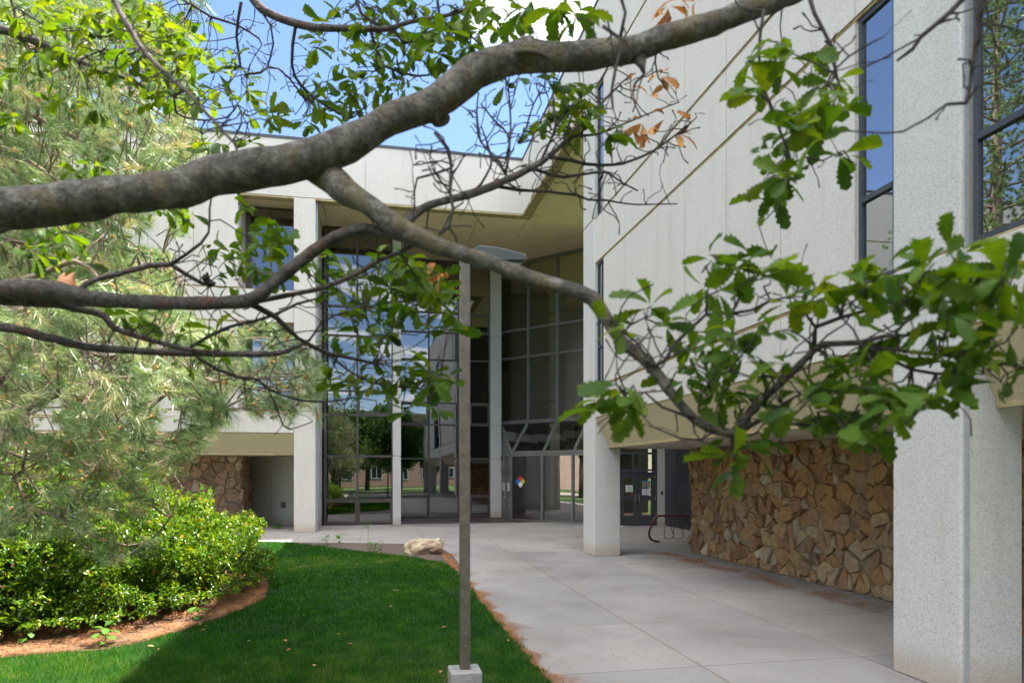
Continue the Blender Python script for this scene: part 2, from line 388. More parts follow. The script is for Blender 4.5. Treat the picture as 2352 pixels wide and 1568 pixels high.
def smooth(v, a, b):
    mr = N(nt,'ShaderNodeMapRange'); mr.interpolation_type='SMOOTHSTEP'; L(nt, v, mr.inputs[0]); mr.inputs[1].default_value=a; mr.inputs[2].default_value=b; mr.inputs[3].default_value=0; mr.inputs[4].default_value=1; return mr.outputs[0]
high = math_(nt,'MULTIPLY', smooth(sp.outputs[2], .45, .78), smooth(sp.outputs[1], .30, -.25))  # unseen bright clouds, high behind the camera, added to light the shaded walls
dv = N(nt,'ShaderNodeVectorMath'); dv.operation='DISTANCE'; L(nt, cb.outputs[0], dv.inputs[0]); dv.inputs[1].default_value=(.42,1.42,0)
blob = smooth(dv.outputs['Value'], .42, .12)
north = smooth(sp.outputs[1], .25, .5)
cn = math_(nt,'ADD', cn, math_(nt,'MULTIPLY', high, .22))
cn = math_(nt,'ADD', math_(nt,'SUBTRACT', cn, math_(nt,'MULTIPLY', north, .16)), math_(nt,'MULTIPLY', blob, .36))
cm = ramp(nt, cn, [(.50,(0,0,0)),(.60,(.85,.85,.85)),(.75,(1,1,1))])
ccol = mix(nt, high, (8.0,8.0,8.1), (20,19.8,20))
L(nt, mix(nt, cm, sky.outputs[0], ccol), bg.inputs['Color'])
sl = bpy.data.lights.new('sun','SUN'); sl.energy = 3.2; sl.angle = R(.55); sl.color = (1,.95,.86)
so = bpy.data.objects.new('sun', sl); COL.objects.link(so); so.rotation_euler = SUN.to_track_quat('Z','Y').to_euler()
so.location = (30,10,50)

# ------------------------------------------------------------------ ground
def sheet(name, pts, z, mat, label=None, cat=None, kind='structure', thick=.0):
    b = MB()
    b.prism(pts, z-max(thick,.004), z)
    o = b.build(name, mat); tag(o, label, cat, None, kind); return o
g = MB(); g.add([(-600,-600,-.06),(600,-600,-.06),(600,600,-.06),(-600,600,-.06)],[(0,1,2,3)])
tag(g.build('ground', M['field']), 'open grassy ground around the building', 'ground', None, 'structure')
sheet('pavement', [(-16,-6),(13,-6),(13,36),(-16,36)], 0, M['pave'], 'pale jointed concrete walkway leading to the entrance', 'pavement', thick=.05)
lawn = [(1.7,-3),(1.72,6),(1.68,10),(1.72,13),(1.69,14.6),(1.55,15.6),(.98,16.8),(0,17.95),(-1.37,19.7),(-2.5,21.1),(-3.4,21.55),(-16,21.6),(-16,-3)]
sheet('lawn', lawn, .022, M['turf'], 'green lawn in front of the building', 'lawn', thick=.018)
sheet('mulch_bed', [(-3.6,21.5),(-1.45,21.15),(1.0,20.2),(1.72,19.9),(1.95,17.4),(1.85,13.6),(-2,13.6)], .006, M['mulch'], 'brown mulch bed between lawn and walkway', 'bed')
bedpx = [(-250,1530),(-60,1522),(90,1508),(240,1497),(330,1478),(410,1455),(500,1425),(560,1402),(606,1380),(616,1350),(610,1325)]
bed = [tuple(G(x,y)[:2]) for x,y in bedpx]+[(-2.9,15.5),(-16,17)]
bed = bed + [(-16, G(-250,1530).y)]
sheet('needle_bed', bed, .030, M['litterbed'], 'bed of fallen pine needles under the shrubs', 'bed', thick=.006)

def in_poly(x, y, poly):
    ins = np.zeros(len(x), bool); n = len(poly); j = n-1
    for i in range(n):
        xi, yi = poly[i]; xj, yj = poly[j]
        c = ((yi > y) != (yj > y)) & (x < (xj-xi)*(y-yi)/(yj-yi+1e-12)+xi)
        ins ^= c; j = i
    return ins

def nz(x, y, s, o=0): return np.array([mn.noise(Vector((a*s+o, b*s, o))) for a,b in zip(x,y)])
# grass blades: one object, denser close to the camera
def grass():
    n = 1500000
    x = rng.uniform(-9.5, 2.0, n); y = rng.uniform(4.0, 21.9, n)
    d = x*FX+y*FY; keep = rng.random(n) < np.minimum(1, (6.0/d)**1.7)
    lat = (x*RX+y*RY)/d; keep &= (lat > -.85)
    x = x[keep]; y = y[keep]; d = d[keep]
    xj = x+.10*nz(x,y,4.1,3)+rng.normal(0,.02,len(x)); yj = y+.10*nz(x,y,4.1,11)+rng.normal(0,.02,len(x)); k = in_poly(xj, yj, lawn) & ~in_poly(xj, yj, bed); x = x[k]; y = y[k]; d = d[k]
    n = len(x)
    # tufty height variation
    hh = np.array([mn.noise(Vector((a*1.1, b*1.1, 0))) for a,b in zip(x[::1],y[::1])]) if n < 700000 else 0
    h = rng.uniform(.035,.075,n)*(1+.45*hh); wd = np.maximum(.0032, d*.00062)*rng.uniform(.7,1.3,n)
    a = rng.uniform(0, 2*math.pi, n); lx = rng.normal(0,.025,n); ly = rng.normal(0,.025,n)
    z0 = np.where(in_poly(x, y, lawn), .021, .002)
    V = np.empty((n,3,3)); cx_, sx_ = np.cos(a)*wd/2, np.sin(a)*wd/2
    V[:,0] = np.stack([x-cx_, y-sx_, z0],1); V[:,1] = np.stack([x+cx_, y+sx_, z0],1); V[:,2] = np.stack([x+lx, y+ly, z0+h],1)
    Fc = np.arange(n*3).reshape(n,3)
    h2 = nz(x, y, .33, 4.0); h3 = nz(x, y, 3.5, 8.0); rnd = np.clip(rng.normal(.42,.22,n)+.25*hh+.55*h2+.35*h3,0,1)
    o = fast_mesh('grass', V.reshape(-1,3), Fc, M['grassblade'], None, rnd)
    tag(o, 'short mown green grass growing on the lawn', 'grass', None, 'stuff')
grass()

def litter(name, pts_fn, n, length, label):
    x, y, z = pts_fn(n); n = len(x)
    a = rng.uniform(0, 2*math.pi, n); l = rng.uniform(.4,1,n)*length; wd = rng.uniform(.8,1.3,n)*.0030*np.maximum(1, (x*FX+y*FY)/8)
    dx, dy = np.cos(a)*l/2, np.sin(a)*l/2; nx, ny = -np.sin(a)*wd/2, np.cos(a)*wd/2
    z1 = z+rng.uniform(.002,.02,n)*length/.07; z2 = z+rng.uniform(.002,.02,n)*length/.07
    V = np.stack([np.stack([x-dx-nx,y-dy-ny,z1],1),np.stack([x-dx+nx,y-dy+ny,z1],1),np.stack([x+dx+nx,y+dy+ny,z2],1),np.stack([x+dx-nx,y+dy-ny,z2],1)],1)
    o = fast_mesh(name, V.reshape(-1,3), np.arange(n*4).reshape(n,4), M['litter'], None, rng.random(n))
    tag(o, label, 'pine needles', None, 'stuff')
def edge_pts(n):
    y = rng.uniform(4.5, 17.6, n); w_ = .05+.26*np.maximum(0, nz(np.zeros(n), y, 1.6, 3.1)+.18)
    x = 1.70+np.abs(rng.normal(0,1,n))*w_*.8-.03
    return x, y, np.full(n, .003)
litter('pine_litter', edge_pts, 15000, .09, 'orange pine needles drifted along the lawn edge')
def bed_pts(n):
    x = rng.uniform(-9,-1.2,n); y = rng.uniform(7.5,15,n); k = in_poly(x, y, bed); k &= (nz(x,y,2.2,6)+.5*nz(x,y,7,1) > rng.uniform(-.5,.25,n)); return x[k], y[k], np.full(k.sum(), .032)
litter('pine_litter', bed_pts, 110000, .15, 'tan pine needles covering the bed under the shrubs')
def wall_pts(n):
    y = rng.uniform(8.5, 17, n); x = 7.55+rng.normal(0,.22,n)-.05*(y-12); c = nz(x,y,1.3,5)+.6*nz(x,y,6,1); k = c > rng.uniform(-.15,.35,n)
    x, y = x[k], y[k]; k = x < 8.1; return x[k], y[k], np.full(k.sum(), .003)
litter('pine_litter', wall_pts, 14000, .07, 'orange pine needles in patches beside the stone wall')
def pave_pts(n):
    x = rng.uniform(1.8, 8, n); y = rng.uniform(5,24,n); c = nz(x,y,1.7,9)+.5*nz(x,y,5,2); k = (c > .30) | (rng.random(n) < .06) | ((np.abs((x-3.48+.98)%1.96-.98) < .03) & (rng.random(n) < .8))
    return x[k], y[k], np.full(k.sum(), .002)
litter('pine_litter', pave_pts, 22000, .065, 'sparse pine needles strewn over the concrete walkway')

def fallen():
    n = 70; x = rng.uniform(-6,1.6,n); y = rng.uniform(5.5,19,n); k = in_poly(x,y,lawn) & ~in_poly(x,y,bed); x=x[k]; y=y[k]; n=len(x); a = rng.uniform(0,6.28,n); L_ = rng.uniform(.015,.05,n)
    c, s_ = np.cos(a)*L_, np.sin(a)*L_; z = np.full(n,.075)
    V = np.stack([np.stack([x-c,y-s_,z],1),np.stack([x+s_*.5,y-c*.5,z+.012],1),np.stack([x+c,y+s_,z+.004],1),np.stack([x-s_*.5,y+c*.5,z+.010],1)],1)
    tag(fast_mesh('fallen_leaves', V.reshape(-1,3), np.arange(n*4).reshape(n,4), M['litter'], None, rng.uniform(.5,1,n)), 'small dry leaf bits lying in the grass', 'leaves', None, 'stuff')
fallen()
# ------------------------------------------------------------------ the building
B = empty('concrete_building', (5.42, 24.9, 0))
tag(B, 'pale aggregate concrete campus building with glazed entrance, deep eaves and rubble stone base', 'building')
XW = 5.42; YB = 24.9; ZS, ZC, Z1, Z2, Z3, Z4, ZT = 2.72, 3.48, 4.22, 7.30, 8.45, 11.70, 13.72
SOF = 11.82
cols_y = [(16.33,17.24),(5.44,6.30),(-5.3,-4.4),(-16.1,-15.2)]

def column(x0,x1,y0,y1,ztop,joints,mat='agg2'):
    b = MB(); z = [0]+joints+[ztop]
    for a,c in zip(z[:-1], z[1:]):
        b.box(x0,x1,y0,y1,a+(.012 if a else 0),c-(.012 if c!=ztop else 0))
    o = b.build('column', M[mat], B)
    bv = o.modifiers.new('bevel','BEVEL'); bv.width=.018; bv.segments=2
    if joints:
        j = MB(); j.box(x0+.02,x1-.02,y0+.02,y1-.02,.05,ztop-.05); j.build('joint', M['seal'], o)
    return o
for i,(a,c) in enumerate(cols_y):
    o = column(XW-.03, XW+(.665 if i == 1 else .66), a, c, Z4-.004, [Z1, Z3])
    # grey sealant strip between the column's two faces
    if i == 1:
        s = MB(); s.box(XW+.002, XW+.052, a-.012, a-.0, .0, Z4-.02); s.build('sealant_strip', simple('grey_sealant',(.30,.31,.32),.7,nscale=4,var=.15), o)

def band(b, j, y0, y1, z0, z1, cuts, x0=XW, x1=XW+.24):
    ys = [y0]+[c for c in cuts if y0+.1<c<y1-.1]+[y1]
    for a,c in zip(ys[:-1], ys[1:]): b.box(x0,x1,a+.007,c-.007,z0+.035,z1-.035)
    j.box(x0+.025,x1-.02,y0+.01,y1-.01,z0+.002,z1-.002)
G_ = .62
wing = MB(); wj = MB()
for (n0,n1),(f0,f1) in zip(cols_y[1:], cols_y[:-1]):
    y0, y1 = n1, f0
    near = (n1 < 0)
    w0 = y0+G_; w1 = y1-G_
    if near: w1 = y1-4.2
    k = 6 if not near else 4
    cuts = [w0+(w1-w0)*i/k for i in range(k+1)]
    band(wing, wj, y0, y1, ZC-.035, Z1, cuts)
    band(wing, wj, w0, w1, Z1, Z2, cuts)
    band(wing, wj, y0, y1, Z2, Z3, cuts)
    band(wing, wj, w0, w1, Z3, Z4, cuts)
o = wing.build('wing_wall', M['agg'], B); wj.build('joint', M['seal'], o)
# chamfered spandrel under the wing wall and low soffit
ch = MB()
for (n0,n1),(f0,f1) in zip(cols_y[1:], cols_y[:-1]):
    y0, y1 = n1+.004, f0-.004
    prof = [(XW+.004,ZC-.03),(XW+.36,ZS+.05),(XW+.36,ZS),(XW+.5,ZS),(XW+.5,ZC-.03)]
    n = len(prof)
    ch.add([(x,y0,z) for x,z in prof]+[(x,y1,z) for x,z in prof],
           [tuple(range(n)), tuple(range(n,2*n))[::-1]]+[(i,n+i,n+(i+1)%n,(i+1)%n) for i in range(n)], .5)
o = ch.build('spandrel', M['chamfer'], B)
tr = MB()
for (n0,n1),(f0,f1) in zip(cols_y[1:], cols_y[:-1]): tr.box(XW+.345,XW+.375,n1+.01,f0-.01,ZS-.012,ZS+.05)
tr.build('edge_trim', M['seal'], o)
lo = MB(); lo.box(XW+.505, 14, -16, 16.6, ZS+.004, ZS+.2); lo.box(XW+.71, 14, 16.6, 17.2, ZS+.004, ZS+.2)
lo.build('low_soffit', simple('low_soffit_paint', (.50,.44,.35), .85, nscale=1, var=.1), B)

# fascia, coping and trim of both wings
fa = MB(); cuts = [YB-.4-1.435*i*4 for i in range(1,8)]
ys = [YB]+cuts+[-17]
for a,c in zip(ys[1:], ys[:-1]): fa.box(XW, XW+.4, a+.006, c-.006, Z4+.03, ZT)
xs = [XW+.4]+[XW-5.74*i for i in range(1,7)]
fa.box(XW-5.74*1+.006, XW+.4, YB+.002, YB+.4, Z4+.03, ZT)
for i in range(1,6): fa.box(XW-5.74*(i+1)+.006, XW-5.74*i-.006, YB, YB+.4, Z4+.03, ZT)
o = fa.build('fascia', M['agg'], B)
cp = MB(); cp.box(XW-.02, XW+.45, -17, YB-.03, ZT+.002, ZT+.09); cp.box(-30, XW+.45, YB-.025, YB+.45, ZT+.002, ZT+.09)
cp.build('coping', M['coping'], o)
lp = MB(); lp.box(XW+.015, XW+.36, 17.25, YB-.02, Z4-.04, Z4+.03); lp.box(-30, XW+.36, YB+.015, YB+.36, Z4-.04, Z4+.028)
lp.build('drip_trim', M['seal'], o)
# high soffit in big panels
sf = MB()
X0 = XW+.37; yj = [17.2, 20.8, YB+.37+.0, 28.6, 32.2, 34.0]
for ya, yb in zip(yj[:-1], yj[1:]):
    for i in range(4):
        xa = X0+i*2.0; sf.box(xa+.011, xa+2.0-.011, ya+.011, yb-.011, SOF, SOF+.15)
yj2 = [YB+.37, 28.6, 32.2, 34.0]
for ya, yb in zip(yj2[:-1], yj2[1:]):
    for i in range(6):
        xb = X0-i*1.9; sf.box(xb-1.9+.011, xb-.011, ya+.011, yb-.011, SOF, SOF+.15)
sf.build('high_soffit', M['soffit'], B)
rf = MB(); rf.box(XW+.401, 16, -17, 37, 12.05, 13.3); rf.box(-30, XW+.400, YB+.401, 37, 12.06, 13.28)
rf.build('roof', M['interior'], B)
# inner walls that close the volumes behind the glass
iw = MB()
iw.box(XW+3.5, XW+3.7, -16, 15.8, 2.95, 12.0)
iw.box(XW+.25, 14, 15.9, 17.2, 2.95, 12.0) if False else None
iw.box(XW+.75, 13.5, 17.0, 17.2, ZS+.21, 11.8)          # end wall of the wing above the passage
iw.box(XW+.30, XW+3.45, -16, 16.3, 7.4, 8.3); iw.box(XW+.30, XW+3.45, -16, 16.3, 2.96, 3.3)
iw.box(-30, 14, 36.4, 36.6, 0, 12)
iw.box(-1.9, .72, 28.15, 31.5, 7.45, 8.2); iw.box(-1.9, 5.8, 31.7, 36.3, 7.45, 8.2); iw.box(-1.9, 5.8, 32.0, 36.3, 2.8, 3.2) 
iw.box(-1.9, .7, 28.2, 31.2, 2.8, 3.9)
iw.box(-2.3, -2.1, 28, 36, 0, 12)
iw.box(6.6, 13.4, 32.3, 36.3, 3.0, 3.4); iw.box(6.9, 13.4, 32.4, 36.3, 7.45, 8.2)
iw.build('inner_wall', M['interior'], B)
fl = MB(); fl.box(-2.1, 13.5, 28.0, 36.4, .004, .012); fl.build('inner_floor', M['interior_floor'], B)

# windows of the wing (face -X)
def wing_window(y0, y1, z0, z1, mids, ymids=(), x=XW+.075):
    b = MB(); t = .05
    b.box(x-.03,x+.05,y0,y0+t,z0,z1); b.box(x-.03,x+.05,y1-t,y1,z0,z1)
    b.box(x-.028,x+.05,y0+t,y1-t,z0,z0+t); b.box(x-.028,x+.05,y0+t,y1-t,z1-t,z1)
    for m in mids: b.box(x-.036,x+.045,y0+t,y1-t,m-.03,m+.03)
    for m in ymids: b.box(x-.033,x+.046,m-.03,m+.03,z0+t,z1-t)
    o = b.build('window', M['navy'], B)
    p = MB(); p.box(x,x+.012,y0+t*.6,y1-t*.6,z0+t*.6,z1-t*.6); p.build('pane', M['glass_wing'], o)
    return o
for (n0,n1),(f0,f1) in zip(cols_y[1:], cols_y[:-1]):
    for za, zb, mm in ((Z1+.01,Z2-.01,(5.2,)),(Z3+.01,Z4-.02,(9.4,))):
        if n1 > 0:
            wing_window(n1+.04, n1+G_-.01, za, zb, mm); wing_window(f0-G_+.01, f0-.04, za, zb, mm)
        else:
            wing_window(f0-4.18, f0-.06, za, zb, mm, (f0-1.45, f0-2.85)); wing_window(n1+.04, n1+G_-.01, za, zb, mm)
# returns beside the windows
for (n0,n1),(f0,f1) in zip(cols_y[1:], cols_y[:-1]):
    for (ya,yb,za,zb) in ((f0-.06,f0-.004,Z1,Z2),(n1+.004,n1+.04,Z1,Z2),(f0-.06,f0-.004,Z3,Z4-.04),(n1+.004,n1+.04,Z3,Z4-.04)):
        rt = MB(); rt.box(XW+.12, XW+.28, ya, yb, za, zb); rt.build('window_reveal', M['agg'], B)

# left wing (faces -Y)
XL = Xat(547, YB); C1a, C1b = Xat(675, YB), Xat(725, YB)
lw = MB(); lj = MB()
def bandx(b, j, x0, x1, z0, z1, cuts, y0=YB, y1=YB+.24):
    xs = [x0]+[c for c in cuts if x0+.1<c<x1-.1]+[x1]
    for a,c in zip(xs[:-1], xs[1:]): b.box(a+.007,c-.007,y0,y1,z0+.03,z1-.03)
    j.box(x0+.01,x1-.01,y0+.025,y1-.02,z0+.002,z1-.002)
cuts = sorted(XL-1.435*i for i in range(0,18))
bandx(lw, lj, -28, C1a, ZC-.03, Z1, cuts); bandx(lw, lj, -28, XL, Z1, Z2, cuts)
bandx(lw, lj, -28, C1a, Z2, Z3, cuts); bandx(lw, lj, -28, XL, Z3, Z4, cuts)
o = lw.build('left_wall', M['agg'], B); lj.build('joint', M['seal'], o)
cs = MB(); prof = [(YB+.004,ZC-.03),(YB+.36,ZS+.05),(YB+.36,ZS),(YB+.5,ZS),(YB+.5,ZC-.03)]; n = len(prof)
cs.add([(-28,y,z) for y,z in prof]+[(C1a-.004,y,z) for y,z in prof], [tuple(range(n))[::-1], tuple(range(n,2*n))]+[(i,(i+1)%n,n+(i+1)%n,n+i) for i in range(n)], .5)
o = cs.build('spandrel', M['chamfer'], B)
t_ = MB(); t_.box(-28, C1a-.01, YB+.345, YB+.375, ZS-.012, ZS+.05); t_.build('edge_trim', M['seal'], o)
lo = MB(); lo.box(-28, C1a, YB+.505, 33, ZS+.004, ZS+.2); lo.build('low_soffit', bpy.data.materials['low_soffit_paint'], B)
column(C1a, C1b, YB-.01, YB+.9, Z4-.004, [Z1, Z3], 'agg')
dp = MB(); dp.box(C1b+.004, C1b+.06, YB+.15, YB+.24, 0.02, Z4-.05); dp.build('downpipe', simple('downpipe_paint',(.30,.32,.36),.5), B)
# recessed window niche between wall and column
for bb in ((XL-.02, XL+.0, YB+.25, YB+1.6, Z1, Z4-.02),(C1a-.1, C1a-.02, YB+.91, YB+1.6, Z1, Z4-.02),(XL+.005, C1a-.105, YB+.26, YB+1.7, Z1-.3, Z1-.01),(XL+.005, C1a-.105, YB+.26, YB+1.7, Z2+.02, Z3-.02)):
    nic = MB(); nic.box(*bb); nic.build('window_reveal', M['agg'], B)
for za, zb, mm in ((Z1,Z2,(5.2,)),(Z3,SOF-.02,(9.4,))):
    b = MB(); y = YB+1.45; x0, x1 = XL+.01, C1a-.11; t = .055
    b.box(x0,x0+t,y-.03,y+.05,za,zb); b.box(x1-t,x1,y-.03,y+.05,za,zb); b.box(x0+t,x1-t,y-.028,y+.05,za,za+t); b.box(x0+t,x1-t,y-.028,y+.05,zb-t,zb)
    for m in mm: b.box(x0+t,x1-t,y-.034,y+.045,m-.03,m+.03)
    b.box((x0+x1)/2-.03,(x0+x1)/2+.03,y-.032,y+.046,za+t,zb-t)
    o = b.build('window', M['bronze'], B); p = MB(); p.box(x0+.03,x1-.03,y,y+.012,za+.03,zb-.03); p.build('pane', M['glass'], o)
# angled concrete wall under the left wing and its outlet
aw = MB()
A0 = (-5.06, 30.1); A1 = (-2.12, 27.66)
def lerp2(a,b,t): return (a[0]+(b[0]-a[0])*t, a[1]+(b[1]-a[1])*t)
aw.obox(A0, lerp2(A0,A1,.345), .2, 0, ZS+.002); aw.obox(lerp2(A0,A1,.352), A1, .2, 0, ZS+.002)
o = aw.build('recess_wall', M['agg'], B)
q = lerp2(A0, A1, .53); dd = Vector((A1[0]-A0[0],A1[1]-A0[1])).normalized()
ob = MB(); ob.obox((q[0]-dd.x*.11-dd.y*-.0-.1*abs(dd.y)+0, q[1]-dd.y*.11-.1*abs(dd.x)), (q[0]+dd.x*.11-.1*abs(dd.y), q[1]+dd.y*.11-.1*abs(dd.x)), .08, .68, .92)
ob.build('outlet_box', M['steel'], o)

# column 2, column 3, fins
YG1, YG2 = 27.9, 31.4
x2a, x2b = Xat(902, YG1-.25), Xat(921, YG1-.25)
column(x2a, x2b, YG1-.25, YG1+.6, SOF-.002, [2.74, 4.37, 8.6], 'agg2')
x3a, x3b = Xat(1126.5, YG2-.2), Xat(1152, YG2-.2)
column(x3a, x3b, YG2-.2, YG2+.6, SOF-.002, [2.71, 4.25, 8.4], 'agg2')
fn = MB(); fn.box(C1b-.28, C1b-.005, YB+.905, YG1+.3, 0, SOF-.003)
fn.box(x2a+.02, x2b-.02, YG1+.605, YG2+.5, 0, SOF-.003)
fn.build('side_wall', M['agg2'], B)

# curtain walls
def curtain(p0, p1, zs, us, zs_sash, fmat, gmat, w=.055, dep=.12, name='curtain_wall', z_from=0.0):
    """p0->p1 ground line, us = list of positions (m) along it, zs = heights of rails"""
    p0 = Vector((*p0,0)); p1 = Vector((*p1,0)); d = (p1-p0).normalized(); ln = (p1-p0).length; nrm = Vector((d.y,-d.x,0))
    b = MB()
    def slab(u0,u1,z0,z1,n0,n1):
        q = [p0+d*u0+nrm*n0, p0+d*u1+nrm*n0, p0+d*u1+nrm*n1, p0+d*u0+nrm*n1]
        vs = [(v.x,v.y,z0) for v in q]+[(v.x,v.y,z1) for v in q]
        b.add(vs, [(0,1,2,3),(7,6,5,4),(0,4,5,1),(1,5,6,2),(2,6,7,3),(3,7,4,0)], .5)
    zt = zs[-1]; zb = zs[0]
    for u in us: slab(max(0,u-w/2), min(ln,u+w/2), zb, zt, -dep/2, dep/2)
    for z in zs:
        for a,c in zip(us[:-1], us[1:]): slab(a+w/2, c-w/2, max(zb,z-w/2), min(zt,z+w/2), -dep/2+.004, dep/2-.006)
    # opening sashes: an inner frame in some fields
    for (ui, zi) in zs_sash:
        a, c = us[ui]+w/2+.01, us[ui+1]-w/2-.01; z0, z1 = zs[zi]+w/2+.01, zs[zi+1]-w/2-.01; s = .05
        slab(a,a+s,z0,z1,.02,dep/2+.012); slab(c-s,c,z0,z1,.02,dep/2+.012); slab(a+s,c-s,z0,z0+s,.02,dep/2+.010); slab(a+s,c-s,z1-s,z1,.02,dep/2+.010)
    o = b.build(name, fmat, B)
    g = MB()
    for i,(a,c) in enumerate(zip(us[:-1], us[1:])):
        for z0,z1 in zip(zs[:-1], zs[1:]):
            t = (random.random()-.5)*.006; t2 = (random.random()-.5)*.004
            q = [p0+d*(a+.01)+nrm*(0+t), p0+d*(c-.01)+nrm*(0-t)]
            vs = [(q[0].x,q[0].y,z0+.005),(q[1].x,q[1].y,z0+.005),(q[1].x-nrm.x*t2,q[1].y-nrm.y*t2,z1-.005),(q[0].x-nrm.x*t2,q[0].y-nrm.y*t2,z1-.005)]
            vs += [(v[0]-nrm.x*.012, v[1]-nrm.y*.012, v[2]) for v in vs]
            g.add(vs, [(0,1,2,3),(7,6,5,4),(0,4,5,1),(1,5,6,2),(2,6,7,3),(3,7,4,0)], .5)
    g.build('pane', gmat, o)
    return o
def zat(py, d): return H+(HZ-py)/F*d
b0 = C1b+.01; b1 = x2a-.005
xm = Xat(821, YG1)
def dep_(x, y): return x*FX+y*FY
d1 = dep_(xm, YG1)
curtain((b0+.06,YG1),(b1,YG1),[0.02]+[zat(y,d1) for y in (1148,1047,953,898,772,705,637)]+[SOF-.002], [0, xm-b0-.06, b1-b0-.06], [(0,0),(1,0),(1,3)], M['bronze'], M['glass'], w=.075)
c0 = x2b+.01; c1 = x3a-.005; m1 = Xat(985,YG2); m2 = Xat(1053,YG2)+.02; m3 = Xat(1078,YG2)
d2 = dep_(m1, YG2)
curtain((c0,YG2),(c1,YG2),[0.02]+[zat(y,d2) for y in (1138,1053,975,925,826,763,717)]+[SOF-.12,SOF-.002], [0, m1-c0, m2-c0, m3-c0, c1-c0], [(0,0),(0,3),(3,0),(3,3),(3,6)], M['bronze'], M['glass'], w=.075)

# entrance: set-back upper glazing, sloped canopy glass, projecting vestibule
wdir = Vector((math.sin(R(42.5)), -math.cos(R(42.5)))); vdir = Vector((math.sin(R(45)), -math.cos(R(45))))
U0 = Vector((x3b+.03, YG2+.35)); U1 = U0+wdir*7.2
zu = 4.45
ul = [0]
for px in (1214, 1281):
    # distance along the line where it meets that sight line
    k = (px-CX)/F; a = RX-k*FX; b_ = RY-k*FY
    t = -(a*U0.x+b_*U0.y)/(a*wdir.x+b_*wdir.y); ul.append(t)
ul += [ul[2]+(ul[2]-ul[1]), ul[2]+2*(ul[2]-ul[1])]; ul = [u for u in ul if u < 7.1]+[7.2]
curtain(U0, U1, [zu, 7.40, 8.68, SOF-.10, SOF-.002], ul, [], M['greyframe'], M['glass_entry'], w=.10, dep=.14)
P1 = Vector((5.90, 29.35)); P0 = Vector((x3b+.01, 31.35))
P3 = P1+vdir*4.9
vl = [0]
for px in (1246.5, 1316):
    k = (px-CX)/F; a = RX-k*FX; b_ = RY-k*FY
    vl.append(-(a*P1.x+b_*P1.y)/(a*vdir.x+b_*vdir.y))
vl += [vl[2]+1.3, 4.9]
o_v = curtain(P1, P3, [0.02, 2.84, 2.95], vl, [], M['greyframe'], M['glass_entry'], w=.09, dep=.14)
zv = 2.90
def V3(p, z): return Vector((p.x, p.y, z))
cf = MB(); cg = MB()
lowp = [V3(P1+vdir*t, zv) for t in vl]; upp = [V3(U0+wdir*t, zu-.04) for t in (ul[0]+.05, ul[1], ul[2], ul[3], ul[4] if len(ul)>4 else 7.2)]
# low points sit one field to the right of the upper ones
cf.bar(V3(P0,zv)+Vector((0,0,-.02)), lowp[0], .08); 
cf.bar(upp[0], lowp[0], .09, .1)
for a, b_ in zip(upp[1:], lowp[0:]): cf.bar(a, b_, .09, .1)
for a, b_ in zip(lowp[:-1], lowp[1:]): cf.bar(a+Vector((0,0,.06)), b_+Vector((0,0,.06)), .10, .12)
for a, b_ in zip(upp[:-1], upp[1:]): cf.bar(a-Vector((0,0,.02)), b_-Vector((0,0,.02)), .12, .16)
cg.add([upp[0], lowp[0], upp[1]], [(0,1,2)], .5)
for i in range(len(upp)-2): cg.add([upp[i+1], lowp[i], lowp[i+1], upp[i+2]], [(0,1,2,3)], .5)
o = cf.build('canopy_frame', M['greyframe'], B); cg.build('pane', M['glass_entry'], o)
cs_ = MB(); cs_.add([V3(P0,zv), lowp[0], upp[0]], [(0,1,2)], .5); cs_.build('side_panel', M['greyframe'], o)

